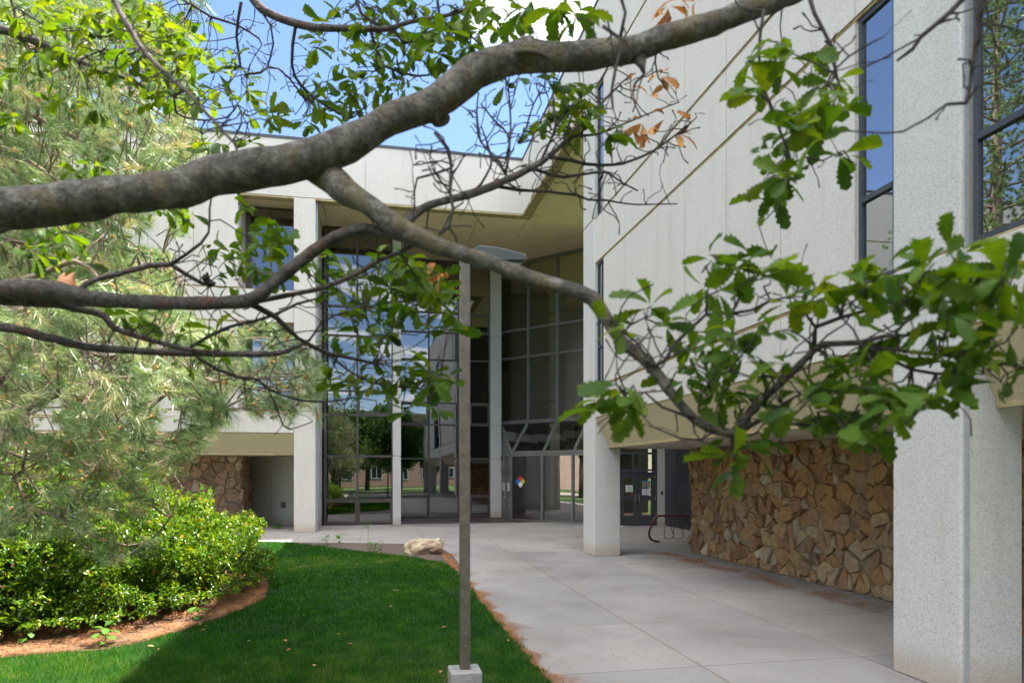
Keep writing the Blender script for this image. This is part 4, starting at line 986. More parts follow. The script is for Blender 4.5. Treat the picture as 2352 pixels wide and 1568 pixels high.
MAIN = [
 ([( -300,690,26),(0,692,22),(103,698,20),(171,708,18),(239,725,18),(260,752,16),(342,780,14),(410,797,13),(478,808,9)],1.85,1.8,'bark2'),
 ([(-300,720,34),(0,750,25),(103,773,23),(205,797,21),(342,807,19),(478,811,18),(632,812,14),(677,797,10),(711,780,7),(735,745,5)],1.7,2.0,'bark2'),
 ([(575,694,16),(632,729,13),(684,777,11),(752,811,11),(804,821,9),(860,835,6)],1.75,1.9,'twig'),
 ([(180,668,18),(200,648,13),(290,623,13),(342,609,14),(393,607,13),(425,628,12),(461,650,11),(480,655,8)],1.85,2.1,'bark2'),
 ([(393,607,9),(427,585,8),(461,558,7),(478,534,6),(481,480,5),(488,440,4)],1.95,2.0,'twig'),
 ([(420,806,8),(513,756,8),(615,729,7),(683,698,7),(735,684,5)],1.9,2.0,'twig'),
 ([(574,692,14),(649,681,13),(718,667,12),(804,636,13),(866,597,12),(917,578,12),(958,556,14)],1.75,1.6,'bark2'),
 ([(454,818,10),(496,848,9),(547,865,8),(591,872,8),(615,893,6),(683,917,5),(752,922,5),(804,913,4)],1.85,2.1,'twig'),
 ([(615,893,5),(632,927,4),(649,975,4),(666,985,4),(718,968,3)],2.0,2.1,'twig'),
 ([(711,780,7),(740,740,6),(800,715,6),(870,700,5),(930,690,4)],2.0,2.1,'twig'),
 ([(752,811,7),(800,850,6),(860,880,5),(930,890,4),(990,895,3)],2.0,2.1,'twig'),
 ([(925,520,26),(948,496,22),(986,472,20),(1071,448,19),(1140,424,19),(1218,386,17),(1259,362,14),(1310,314,11),(1362,256,9),(1413,205,6),(1450,170,4)],1.6,2.3,'bark2'),
 ([(1242,372,8),(1262,330,7),(1276,290,7),(1272,240,6),(1269,205,4)],2.0,2.1,'twig'),
 ([(1259,362,9),(1310,369,9),(1379,379,8),(1430,376,7),(1498,348,6),(1550,311,5),(1600,270,3)],2.0,2.2,'twig'),
 ([(1218,386,9),(1293,407,8),(1340,400,7),(1396,396,6),(1430,420,5),(1464,437,4)],1.95,2.1,'twig'),
 ([(1140,430,10),(1191,436,8),(1259,441,7),(1324,448,7),(1351,458,6),(1396,461,5),(1460,470,4),(1555,468,3)],1.9,2.2,'twig'),
 ([(1160,400,8),(1170,350,7),(1165,308,6),(1139,280,5),(1105,240,4)],1.9,2.1,'twig'),
 ([(1160,398,8),(1125,350,7),(1105,325,6),(1095,260,5),(1100,215,4)],1.9,2.1,'twig'),
 ([(1170,345,6),(1173,300,5),(1172,250,5),(1168,200,4)],1.9,2.1,'twig'),
 ([(1100,430,7),(1128,380,6),(1120,330,5),(1105,290,4)],1.9,2.1,'twig'),
 ([(1190,330,5),(1210,290,5),(1225,240,4),(1250,200,3)],2.0,2.1,'twig'),
 ([(1276,290,5),(1310,250,5),(1340,215,4)],2.0,2.1,'twig'),
 ([(1310,314,7),(1365,310,6),(1420,290,5),(1480,265,4),(1560,235,3)],2.1,2.2,'twig'),
 ([(999,304,11),(1030,342,10),(1037,376,9),(1034,444,9),(1040,479,8),(1030,520,9),(1010,536,10)],1.62,1.55,'twig'),
 ([(1036,386,6),(1000,398,6),(958,410,6),(952,440,5),(952,485,4)],1.6,1.6,'twig'),
 ([(1037,400,6),(1050,385,5),(1068,355,4)],1.6,1.6,'twig'),
 ([(1036,430,6),(1000,415,5),(985,385,4)],1.6,1.6,'twig'),
 ([(560,-40,24),(590,10,21),(632,38,19),(684,55,20),(735,65,18),(815,65,17),(873,68,15),(900,66,13),(938,51,12),(1003,41,10),(1054,27,8),(1105,10,6)],2.6,2.6,'bark2'),
 ([(680,58,9),(672,100,8),(670,147,8),(677,178,7),(718,222,7),(760,250,5),(804,273,4)],2.6,2.8,'twig'),
 ([(554,5,8),(546,50,7),(543,85,7),(548,125,7),(552,154,7),(567,170,7),(598,167,7),(615,154,6),(640,157,5),(666,181,5),(700,230,4)],2.6,2.9,'twig'),
 ([(600,25,6),(622,60,5),(628,100,5),(615,150,4)],2.6,2.7,'twig'),
 ([(440,10,7),(485,38,7),(547,58,6),(595,89,5),(602,105,3)],2.8,2.9,'twig'),
 ([(850,70,9),(862,110,8),(880,150,8),(915,165,6),(960,175,5),(1000,170,4)],2.6,2.7,'twig'),
 ([(900,65,8),(930,100,7),(985,75,6),(1040,60,6),(1090,90,5),(1130,130,4)],2.6,2.7,'twig'),
 ([(1003,-20,8),(1010,40,7),(1040,70,7),(1085,110,5),(1120,170,4)],2.4,2.5,'twig'),
 ([(815,-20,9),(830,30,8),(870,60,8)],2.6,2.6,'twig'),
 ([(250,-20,15),(294,58,14),(325,109,13),(376,164,12),(427,208,11),(461,246,9),(506,294,8),(547,337,7)],2.2,1.8,'bark2'),
 ([(-60,50,24),(0,68,20),(85,96,19),(137,126,14),(205,150,11),(290,181,9),(350,205,6)],3.0,3.1,'bark2'),
 ([(20,-20,9),(35,40,8),(30,75,7)],3.0,3.0,'twig'),
 ([(280,90,6),(200,80,5),(110,60,5),(40,20,4)],3.0,3.1,'twig'),
 ([(325,109,6),(300,125,5),(240,115,4),(180,140,4)],2.6,2.8,'twig'),
 ([(427,208,7),(400,225,6),(405,260,6),(450,275,5),(520,270,4),(545,240,4)],2.2,2.5,'twig'),
 ([(1755,25,9),(1747,70,8),(1743,120,8),(1750,191,8),(1774,253,8),(1797,314,8),(1818,376,7),(1797,417,4)],1.6,1.5,'twig'),
 ([(1774,253,5),(1838,263,5),(1885,245,4),(1920,215,3)],1.55,1.5,'twig'),
 ([(1818,376,5),(1852,362,5),(1890,369,4),(1925,350,3)],1.5,1.5,'twig'),
 ([(1855,-20,13),(1870,30,11),(1890,68,10),(1910,106,9),(1921,171,6)],1.6,1.55,'twig'),
 ([(1910,150,6),(1880,165,3),(1960,115,6),(2030,85,4)],1.5,1.4,'twig') if False else ([(1912,165,5),(1950,130,6),(2000,100,5),(2030,85,3)],1.4,1.3,'twig'),
 ([(2240,-30,14),(2180,31,13),(2150,55,12),(2112,85,11),(2095,113,10),(2060,140,6)],1.25,1.3,'twig'),
 ([(2250,-30,18),(2247,50,13),(2242,110,11),(2228,205,11),(2218,236,12),(2173,239,8)],1.2,1.2,'twig'),
 ([(1688,996,26),(1726,944,24),(1765,905,22),(1804,869,21),(1838,835,20),(1869,804,18),(1890,790,16),(1975,787,14),(2030,772,10),(2095,770,7)],1.42,1.35,'bark2'),
 ([(1869,800,14),(1870,765,12),(1874,750,12),(1930,728,11),(1992,712,10),(2061,688,9),(2140,690,8),(2231,694,8),(2352,705,6),(2450,715,5)],1.4,1.25,'twig'),
 ([(1874,752,8),(1855,728,7),(1852,695,5)],1.4,1.4,'twig'),
 ([(1975,789,12),(2030,820,10),(2095,848,9),(2150,858,8),(2190,859,6)],1.36,1.3,'twig'),
 ([(1984,798,11),(2060,806,9),(2163,814,9),(2260,830,8),(2352,845,7),(2450,860,5)],1.36,1.25,'twig'),
 ([(1692,994,16),(1753,962,12),(1800,972,10),(1838,975,9),(1941,985,6)],1.4,1.35,'twig'),
 ([(1753,961,8),(1800,925,7),(1838,906,6),(1880,905,4)],1.4,1.35,'twig'),
 ([(1758,935,8),(1755,905,7),(1775,870,5),(1810,855,4)],1.4,1.38,'twig'),
 ([(1481,828,13),(1510,838,11),(1530,825,10),(1551,787,10),(1588,752,9),(1623,722,9),(1681,718,9),(1690,700,8),(1705,667,7),(1715,650,4)],1.45,1.4,'twig'),
 ([(1623,722,7),(1624,700,6),(1623,680,5),(1630,640,4)],1.42,1.4,'twig'),
 ([(1681,720,8),(1725,712,7),(1770,691,6),(1821,681,4)],1.42,1.38,'twig'),
 ([(1400,745,8),(1420,735,7),(1450,745,6),(1480,730,4)],1.48,1.45,'twig'),
 ([(1430,760,7),(1465,790,7),(1485,820,6)],1.46,1.44,'twig'),
 ([(1590,960,9),(1560,950,7),(1520,935,6),(1480,900,5),(1440,905,3)],1.42,1.4,'twig'),
 ([(1640,990,7),(1610,1010,6),(1560,1005,5),(1500,980,4),(1470,950,3)],1.42,1.42,'twig'),
 ([(1604,945,6),(1606,915,6),(1630,880,5),(1650,850,3)],1.42,1.4,'twig'),
 ([(1690,1000,9),(1685,1030,7),(1690,1060,4)],1.42,1.4,'twig'),
 ([(1480,168,9),(1475,150,10)],1.68,1.68,'twig'),
 ([(1530,60,9),(1515,95,7),(1505,140,5),(1512,180,4)],1.9,2.2,'twig'),
 ([(1385,60,10),(1425,90,9),(1412,170,8),(1405,215,7),(1408,250,5)],1.5,1.45,'twig'),
 ([(1420,-20,9),(1435,30,9),(1425,90,9)],1.5,1.5,'twig'),
]
for it in MAIN:
    pts, a, c, m = it
    nm = 'branch' if max(p[2] for p in pts) >= 12 else 'twig'
    branch(pts, a, c, m, 10, .2, name=nm)
# off-frame stem that carries the limbs
tp = [(-2.9,1.35,-.05),(-2.88,1.32,1.0),(-2.75,1.28,2.2),(-2.9,1.2,3.4),(-3.0,1.3,5.0),(-2.8,1.5,7.0)]
b = MB(); C = catmull([(*p,r) for p,r in zip(tp,(.24,.19,.17,.14,.10,.05))], .12); b.tube([Vector(c[:3]) for c in C], [c[3] for c in C], 18, .15); b.build('trunk', M['bark'], oak, True)
def join_limb(pt, d, z, w_):
    b = MB(); a = P(*pt, d); tr_ = Vector((-2.85,1.3,z)); md = a.lerp(tr_,.5)+Vector((0,0,-.05))
    C = catmull([(*a,w_),(*md,w_*1.15),(*tr_,w_*1.3)], .06); b.tube([Vector(c[:3]) for c in C],[c[3] for c in C],14,.15); b.build('limb', M['bark'], oak, True)
join_limb((-520,570),1.55,2.3,.06); join_limb((-500,650),1.9,2.2,.055); join_limb((-300,720),1.7,2.0,.02)
join_limb((-300,690),1.85,2.1,.016); join_limb((-60,50),3.0,4.2,.025)
b = MB()
for s0, s1 in (((560,-40,2.6),(-2.6,1.4,4.6)),((250,-20,2.2),(-2.7,1.3,4.3))):
    a = P(*s0); c = Vector(s1); C = catmull([(*a,.016),(*(a.lerp(c,.5)+Vector((0,0,.5))),.022),(*c,.035)], .08); b.tube([Vector(q[:3]) for q in C],[q[3] for q in C],10,.15)
b.build('limb', M['bark'], oak, True)

# spur twigs sprinkled on the thin branches (bare tangle)
NP = np.array([tuple(p) for p,_ in NODES]); NR = np.array([r for _,r in NODES])
sp_ = MB()
thin = np.where(NR < .009)[0]
for i in rng.choice(thin, 720):
    p = Vector(NP[i]); dirv = Vector(rng.normal(size=3)); dirv.z += .2; dirv.normalize(); ln = rng.uniform(.03,.15); pts = [p]; 
    for k in range(4):
        dirv = (dirv+Vector(rng.normal(size=3))*.35).normalized(); pts.append(pts[-1]+dirv*ln/4)
    r0 = min(NR[i]*.7, .0022); sp_.tube(pts, [r0,r0*.9,r0*.8,r0*.7,r0*1.1], 4, 0)
tag(sp_.build('spur_twigs', M['twig'], oak), kind='stuff')

# rosettes of leaves: (cx, cy, rx, ry, count, depth, leaf length m)
tw = MB(); LP = []; LFr = []; LL = []; LR = []
def rosette(c, L_, n, tone, droop=.35, attach=True, store=None):
    P_, F_, L2, R_ = store if store else (LP, LFr, LL, LR)
    if attach:
        dd_ = np.linalg.norm(NP-np.array(c), axis=1); i = int(np.argmin(dd_+ (NR>.02)*.05)); a = Vector(NP[i]); c3 = Vector(c)
        dist = (a-c3).length
        if .01 < dist < .30:
            m1_ = a.lerp(c3,.35)+Vector(rng.normal(size=3))*dist*.12; m2_ = a.lerp(c3,.7)+Vector(rng.normal(size=3))*dist*.1
            C_ = catmull([tuple(a),tuple(m1_),tuple(m2_),tuple(c3)], .03)
            tw.tube([Vector(q) for q in C_], [.0022-.0011*k/len(C_) for k in range(len(C_))], 4, 0)
    ax = rng.normal(size=3); ax[2] *= .5; ax /= np.linalg.norm(ax)
    for k in range(n):
        v = rng.normal(size=3)*.75+ax*.6; v[2] = v[2]*.62-droop*rng.random()*.5; v /= np.linalg.norm(v)
        t = rng.normal(size=3)*.55; t[2] += 1; 
        y_ = np.cross(t, v); y_ /= np.linalg.norm(y_); z_ = np.cross(v, y_)
        P_.append(np.array(c)+v*.008); F_.append(np.stack([v,y_,z_])); L2.append(L_*(.80 if L_>.06 else 1)*np.clip(rng.normal(.88,.22),.4,1.25)); R_.append(np.clip(tone+rng.normal(0,.2),0,1))
def cluster(cx_, cy_, rx, ry, cnt, d, L_, tone=.45, nl=(3,6), dsp=.12):
    cnt = max(1, int(round(cnt*((.55 if cx_>1850 and cy_>550 else .66) if d<1.7 else .85))))
    for _ in range(cnt):
        while True:
            u, v = rng.uniform(-1,1,2)
            if u*u+v*v < 1: break
        c = P(cx_+u*rx, cy_+v*ry, d*(1+rng.normal(0,dsp*.6))); rosette(tuple(c), L_, rng.integers(*nl), tone)
CL = [
 # right, hanging over the wing wall
 (1735,125,30,20,3,1.55,.085),(1800,130,40,20,4,1.55,.085),(1860,130,30,15,2,1.55,.085),(1755,200,20,20,2,1.53,.08),(1905,215,45,40,6,1.52,.085),(1860,255,35,30,5,1.5,.085),
 (1935,260,30,20,3,1.5,.085),(1810,300,35,25,5,1.5,.085),(1880,320,25,25,3,1.5,.08),(1780,345,15,25,2,1.5,.085),(1930,355,35,15,3,1.5,.085),(1745,405,25,15,3,1.5,.085),(1800,400,30,20,3,1.5,.085),(1765,445,20,20,3,1.5,.08),(1855,395,20,15,2,1.5,.08),(1822,20,12,20,2,1.6,.08),
 # right, big low spray
 (1628,600,30,20,3,1.4,.09),(1625,670,25,20,3,1.4,.085),(1710,605,35,20,4,1.4,.09),(1760,590,20,10,2,1.4,.09),(1740,640,35,15,3,1.38,.085),(1800,690,30,15,3,1.38,.085),(1860,620,25,8,2,1.38,.085),(1880,650,20,12,2,1.36,.08),
 (1480,700,25,12,3,1.45,.085),(1380,735,20,8,2,1.48,.085),(1440,760,25,20,2,1.46,.07),(1555,745,25,15,3,1.44,.08),(1500,740,20,15,2,1.44,.075),
 (1400,930,35,25,4,1.42,.085),(1470,915,30,25,4,1.42,.085),(1430,890,25,10,2,1.42,.085),
 (1585,790,25,20,3,1.42,.08),(1620,820,30,30,4,1.42,.08),(1690,775,30,12,3,1.4,.085),(1700,830,30,15,4,1.4,.085),(1750,770,20,8,1,1.4,.085),(1580,860,20,25,3,1.42,.075),(1640,880,20,30,3,1.4,.075),(1690,900,20,20,2,1.4,.075),(1740,930,25,20,3,1.4,.075),(1800,860,25,25,3,1.38,.08),(1830,920,35,25,4,1.38,.085),
 (1900,680,60,25,6,1.34,.09),(1990,650,60,25,8,1.32,.09),(2090,620,60,25,9,1.3,.09),(2180,610,50,25,8,1.28,.09),(2280,620,50,30,9,1.26,.095),(2330,650,40,40,7,1.25,.1),
 (1960,820,60,40,7,1.34,.085),(1930,880,60,40,9,1.34,.085),(2010,900,60,45,10,1.33,.085),(2090,900,60,40,9,1.32,.085),(2150,920,45,30,6,1.3,.085),(1990,960,60,25,6,1.33,.085),(1900,950,50,20,5,1.35,.08),(1820,950,35,15,3,1.37,.08),
 (2100,760,50,30,5,1.3,.085),(2180,740,50,40,7,1.28,.085),(2260,770,60,40,9,1.26,.09),(2330,800,40,40,6,1.25,.09),(2230,860,60,30,6,1.28,.085),(2310,880,40,30,4,1.25,.085),(2060,690,50,20,4,1.32,.08),(2180,680,50,20,5,1.28,.08),(2280,710,50,20,5,1.26,.085),
 (1690,1040,30,20,5,1.4,.085),(1660,1010,20,10,2,1.4,.085),(1740,1040,15,10,2,1.4,.08),(1690,1075,10,12,2,1.4,.085),(1960,1000,25,15,3,1.34,.08),
 # centre, over the glazing
 (905,600,40,25,6,2.0,.085),(960,625,50,25,9,2.0,.085),(1010,655,35,30,8,2.0,.085),(985,700,45,30,9,2.0,.08),(930,680,50,30,9,2.05,.08),(860,640,50,25,7,2.1,.08),(790,660,50,30,8,2.15,.07),(770,615,30,20,4,2.1,.08),(830,720,60,35,9,2.15,.07),(900,750,50,30,7,2.15,.07),
 (1010,745,25,20,4,2.0,.08),(790,770,50,30,6,2.2,.065),(860,800,60,30,9,2.2,.065),(930,830,45,25,6,2.1,.07),(960,880,50,25,6,2.05,.075),(1000,870,25,12,3,1.95,.085),(1040,885,20,5,1,1.9,.085),(900,880,40,25,5,2.1,.07),(830,880,50,30,6,2.2,.065),(900,935,40,20,4,2.1,.065),(1000,935,15,20,2,2.0,.07),(770,870,30,30,4,2.2,.06),
 (730,600,20,20,3,2.1,.07),(890,560,12,10,1,1.9,.085),
 # mid left clumps
 (590,560,50,30,9,2.5,.08),(640,540,40,30,8,2.4,.09),(560,600,50,30,9,2.6,.075),(620,620,40,30,8,2.6,.07),(510,560,40,30,5,2.7,.075),(545,650,25,15,4,2.6,.07),(670,590,30,20,4,2.4,.075),(350,480,60,20,6,2.8,.08),(430,500,40,20,5,2.8,.08),(560,470,20,20,4,2.6,.07),
 (120,550,35,25,5,2.3,.09),(80,580,20,15,3,2.3,.09),(340,740,40,20,5,2.3,.08),(390,760,40,15,4,2.3,.08),(290,720,30,12,3,2.3,.08),(490,775,20,15,3,2.2,.08),(420,845,15,10,1,2.2,.08),(500,810,10,8,1,2.2,.07),(180,400,30,10,4,3,.09),(230,385,25,12,3,3,.09),(130,530,25,10,3,2.4,.09),(190,610,8,6,1,2,.06),
 # top centre
 (720,90,40,30,5,2.8,.09),(790,50,50,30,8,2.8,.085),(860,30,50,25,9,2.8,.085),(930,20,50,20,8,2.8,.085),(880,110,50,35,11,2.8,.09),(810,130,40,30,8,2.8,.085),(950,100,50,35,9,2.7,.085),(900,180,60,30,9,2.7,.085),(820,200,50,35,9,2.8,.085),(760,240,50,30,7,2.8,.085),(720,200,35,25,5,2.8,.085),(830,250,40,20,5,2.7,.085),(700,290,30,15,4,2.7,.08),(1010,60,40,25,6,2.5,.09),(1060,30,35,20,5,2.5,.09),(1110,60,30,20,4,2.5,.085),(1010,130,40,30,7,2.5,.085),(1060,110,35,25,5,2.5,.085),(1110,10,40,12,4,2.5,.09),(1180,60,30,20,4,2.0,.08),(1200,20,30,12,3,2.0,.085),(1290,15,20,12,3,1.9,.09),(1320,35,35,12,4,1.9,.09),(1150,95,15,20,2,2.2,.08),
 # right of the centre, behind limb A
 (1290,200,30,20,5,2.1,.075),(1330,240,30,20,5,2.1,.07),(1300,270,30,20,5,2.1,.07),(1340,280,20,20,3,2.1,.07),(1240,180,25,10,3,2.1,.08),(1180,190,30,10,3,2.1,.08),(1240,260,25,20,3,2.1,.07),(1230,300,10,15,1,2.0,.075),(1395,300,10,15,2,2.0,.06),(1050,245,15,15,1,2,.07),
]
for c in CL: cluster(*c)
# upper left crown: sunlit mass
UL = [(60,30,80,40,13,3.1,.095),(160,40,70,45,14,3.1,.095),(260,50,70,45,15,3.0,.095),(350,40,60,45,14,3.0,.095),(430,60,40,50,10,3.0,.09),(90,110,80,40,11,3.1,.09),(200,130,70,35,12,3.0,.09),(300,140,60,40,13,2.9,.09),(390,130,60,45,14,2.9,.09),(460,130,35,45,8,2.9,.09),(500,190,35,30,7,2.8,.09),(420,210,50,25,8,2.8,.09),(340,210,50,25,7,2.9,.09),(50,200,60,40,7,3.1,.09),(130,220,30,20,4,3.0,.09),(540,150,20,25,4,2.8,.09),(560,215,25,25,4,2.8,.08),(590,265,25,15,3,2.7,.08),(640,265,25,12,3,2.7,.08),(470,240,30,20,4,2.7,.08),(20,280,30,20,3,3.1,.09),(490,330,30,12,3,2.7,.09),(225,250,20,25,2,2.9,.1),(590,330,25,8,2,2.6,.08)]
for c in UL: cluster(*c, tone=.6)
tag(tw.build('leaf_stalks', M['twig'], oak), kind='stuff')
o = leaves_mesh('foliage', OAK, np.array(LP), np.array(LFr), np.array(LL), M['oakleaf'], oak, np.array(LR), .78, rng.uniform(-.15,.5,len(LP)))
# dead orange leaves still on the twigs
st = ([],[],[],[])
tw2 = MB()
for (x,y,d,L_,n) in ((1515,175,2.2,.06,5),(1490,225,2.2,.06,3),(1440,195,2.2,.06,2),(1475,280,2.2,.055,5),(1500,295,2.2,.055,4),(1450,300,2.2,.055,4),(1530,270,2.2,.05,2),(1555,312,2.2,.05,3),(1585,285,2.2,.055,3),(1535,15,2.2,.065,5),(1560,5,2.2,.06,4),(1600,-2,2.2,.06,2),(1500,25,2.2,.04,1),(1405,345,2.2,.035,1),(1020,625,1.95,.055,3),(1005,605,1.9,.04,2),(860,825,2.1,.04,2),(1020,640,1.95,.05,2)):
    rosette(tuple(P(x,y,d)), L_, n, .4, .6, True, st)
leaves_mesh('dead_leaves', OAK, np.array(st[0]), np.array(st[1]), np.array(st[2]), M['deadleaf'], oak, np.array(st[3]), .75, rng.uniform(.1,.7,len(st[0])))
# torn stub with bare wood on the lower limb
b = MB(); a = P(158,668,1.83); b.tube([a, a+Vector((0,0,.02)), a+Vector((.006,0,.035)), a+Vector((.014,0,.05))], [.030,.026,.012,.003], 12, .9); b.tube([a+Vector((-.012,0,0)), a+Vector((-.014,0,.03)), a+Vector((-.010,0,.048))], [.016,.010,.002], 7, .8); b.build('torn_stub', simple('bare_wood',(.50,.24,.12),.8,nscale=60,var=.4), limbC, True)
a = P(478,648,2.08); b = MB(); [b.tube([a, a+q*.4, a+q],[.012,.009,.004],5,.5) for q in (Vector(rng.normal(size=3)).normalized()*rng.uniform(.012,.03) for _ in range(16))]; b.build('burr', M['twig'], oak, True)

# ------------------------------------------------------------------ pine tree
PT = (-6.2, 5.2)
pine = empty('pine_tree', (PT[0],PT[1],0)); tag(pine, 'sunlit long-needled pine tree with orange pollen cones at the left of the view', 'tree')
b = MB(); C = catmull([(PT[0],PT[1],-.05,.30),(PT[0]+.05,PT[1],2,.26),(PT[0]-.05,PT[1]+.1,5,.20),(PT[0],PT[1],9,.10),(PT[0],PT[1],12,.03)], .3); b.tube([Vector(c[:3]) for c in C],[c[3] for c in C],16,.12); b.build('trunk', M['pinebark'], pine, True)
PN = []; PRd = []
def pbranch(pts, d0, d1):
    b = MB(); m = len(pts); ln=[0]
    for i in range(1,m): ln.append(ln[-1]+math.dist(pts[i][:2],pts[i-1][:2]))
    A = []
    for i,(x,y,w_) in enumerate(pts):
        d = d0+(d1-d0)*ln[i]/ln[-1]; p = P(x,y,d); A.append((p.x,p.y,p.z,w_/F*d/2))
    C = catmull(A, .08); b.tube([Vector(c[:3]) for c in C],[max(c[3],.003) for c in C],7,.2)
    for c in C: PN.append(c[:3])
    b.build('branch', M['pinebark'], pine, True)
for it in [
 ([(-400,1010,22),(0,952,16),(137,903,14),(222,876,12),(297,867,10),(366,876,9),(427,913,8),(472,923,7),(513,939,6)],4.2,4.3),
 ([(366,876,7),(410,857,6),(478,855,5),(560,870,4)],4.3,4.5),
 ([(157,903,8),(184,910,8),(205,958,7),(212,1005,6),(236,1050,5)],4.3,4.5),
 ([(230,878,6),(253,917,6),(270,961,5),(330,1010,4)],4.3,4.6),
 ([(-200,700,16),(60,640,14),(171,600,12),(225,640,9),(225,705,8),(307,790,8),(370,830,6)],4.6,4.9),
 ([(0,880,8),(60,990,7),(51,1075,6)],4.4,4.4),
 ([(-300,1060,16),(34,1090,10),(51,1138,9),(75,1169,9),(137,1186,8),(191,1220,8),(294,1254,7),(342,1244,5),(390,1190,4)],4.6,5.0),
 ([(0,1030,7),(90,1060,6),(150,1050,5),(220,1075,4)],4.6,4.8),
 ([(-200,300,18),(0,340,14),(110,400,11),(200,470,9),(300,520,6)],5.2,5.6),
 ([(-100,500,14),(60,560,10),(170,530,8),(280,570,6),(370,600,4)],5.2,5.6),
 ([(-100,200,16),(60,260,12),(180,320,9),(290,380,7),(420,440,4)],5.5,6.0),
 ([(-100,780,14),(120,790,10),(240,820,8),(400,850,7),(520,880,5),(640,900,4),(730,880,3)],5.0,5.3),
 ([(240,820,7),(380,800,6),(500,790,5),(600,775,4),(680,790,3)],5.1,5.5),
 ([(-100,50,14),(100,120,10),(250,200,8),(380,270,6),(450,330,4)],5.8,6.4),
]: pbranch(*it)
# stems from the trunk out of frame
b = MB()
for (x,y,d,z) in ((-400,1010,4.2,2.1),(-200,700,4.6,3.0),(-300,1060,4.6,2.0),(-200,300,5.2,4.2),(-100,500,5.2,3.6),(-100,200,5.5,4.8),(-100,780,5.0,2.8),(-100,50,5.8,5.4)):
    a = P(x,y,d); t = Vector((PT[0],PT[1],z)); b.tube([a, a.lerp(t,.5)+Vector((0,0,.1)), t],[.02,.028,.04],8,.1)
b.build('branch', M['pinebark'], pine, True)
pine_poly = [(-60,0),(60,-20),(330,-10),(440,60),(440,150),(450,260),(470,330),(455,420),(430,520),(385,600),(395,680),(440,740),(540,770),(620,740),(700,790),(745,850),(742,930),(660,960),(560,950),(470,1005),(440,1060),(350,1105),(345,1160),(375,1230),(340,1275),(250,1290),(170,1250),(80,1230),(-60,1240)]
TP = []; TD = []; TL = []
n = 0; PNa = np.array(PN)
ptw = MB()
def tuft(c, dirv, L_): TP.append(np.array(c)); TD.append(np.array(dirv)/np.linalg.norm(dirv)); TL.append(L_)
K = 0
while K < 3900:
    x = rng.uniform(-60,750); y = rng.uniform(-20,1290)
    if not in_poly(np.array([x]), np.array([y]), pine_poly)[0]: continue
    # ragged gaps that let the wall and sky through
    g_ = mn.noise(Vector((x*.012,y*.012,2.2)))
    thin_zone = .20 if (y < 620 and x > 300) else .0
    if g_ < -.34+thin_zone: continue
    if x > 540 and rng.random() < .45: continue
    if y > 1050 and rng.random() < .66: continue
    base = 4.6 if y > 650 else 5.6
    d = base*rng.uniform(.86,1.5)
    if y > 1020: d = rng.uniform(4.4,5.6)
    c = P(x,y,d)
    if c.z < .9: continue
    K += 1
    dv = np.array([.6+rng.normal(0,.6), rng.normal(0,.7), rng.normal(-.05,.5)])
    tuft(c, dv, rng.uniform(.085,.135))
    if K % 3 == 0:
        i = int(np.argmin(np.linalg.norm(PNa-np.array(c),axis=1))); a = Vector(PNa[i])
        if (a-c).length < 1.1:
            mid = a.lerp(c,.5)+Vector(rng.normal(size=3))*.06; ptw.tube([a,mid,c],[.006,.005,.004],5,0)
        else:
            v = Vector(TD[-1])*.35; ptw.tube([c-v+Vector((0,0,-.05)),c-v*.4,c],[.006,.005,.004],4,0)
# a few hand-placed end tufts
for (x,y,d,dx,dz,L_) in ((515,940,4.3,.8,-.5,.17),(520,945,4.3,.3,-.9,.17),(730,960,5.2,.2,-.8,.13),(590,178,5.5,1,-.1,.10),(300,1255,5.0,.3,-.8,.17),(345,1245,5.0,.8,-.5,.15),(450,15,5,.8,-.5,.16),(470,5,5,.6,-.3,.15),(230,1050,4.6,.3,-.9,.16),(270,1190,4.9,.5,-.4,.16),(180,1200,4.8,.2,-.7,.15),(330,1010,4.6,.7,-.6,.15),(410,1080,5,.7,-.5,.12)):
    tuft(P(x,y,d), (dx,-.2,dz), L_)
tag(ptw.build('needle_twigs', M['pinebark'], pine), kind='stuff')
def needles():
    per = 80; c = np.repeat(np.array(TP), per, 0); D = np.repeat(np.array(TD), per, 0); Ln = np.repeat(np.array(TL), per); n = len(c)
    off = rng.uniform(-.10,.02,n); c = c+D*off[:,None]
    sd = rng.normal(size=(n,3)); sd -= D*np.sum(sd*D,1)[:,None]; sd /= np.linalg.norm(sd,axis=1)[:,None]
    th = rng.uniform(.25,1.15,n); v = D*np.cos(th)[:,None]+sd*np.sin(th)[:,None]; v[:,2] -= .10
    Ln = Ln*rng.uniform(.75,1.1,n); tip = c+v*Ln[:,None]; tip[:,2] -= Ln*.08
    dcam = c[:,0]*FX+c[:,1]*FY
    s = np.cross(v, rng.normal(size=(n,3))); s /= np.linalg.norm(s,axis=1)[:,None]; s *= (.00155*np.maximum(1,dcam/5))[:,None]
    V = np.stack([c-s, c+s, tip],1).reshape(-1,3)
    rn = np.clip(np.repeat(rng.normal(.45,.27,len(TP)),per)+rng.normal(0,.17,n),0,1)
    fast_mesh('needles', V, np.arange(n*3).reshape(n,3), M['needle'], pine, rn)
needles()
cones = MB()
idx = rng.choice(len(TP), 760, replace=False)
for i in idx:
    c = Vector(TP[i])-Vector(TD[i])*.02
    for k in range(rng.integers(3,7)):
        o_ = Vector(rng.normal(size=3))*.011; dv = Vector(TD[i])+Vector(rng.normal(size=3))*.5; dv.normalize()
        cones.tube([c+o_, c+o_+dv*.008, c+o_+dv*.018, c+o_+dv*.026],[.002,.0065,.006,.0015],5,0)
tag(cones.build('pollen_cones', M['pollen'], pine), kind='stuff')

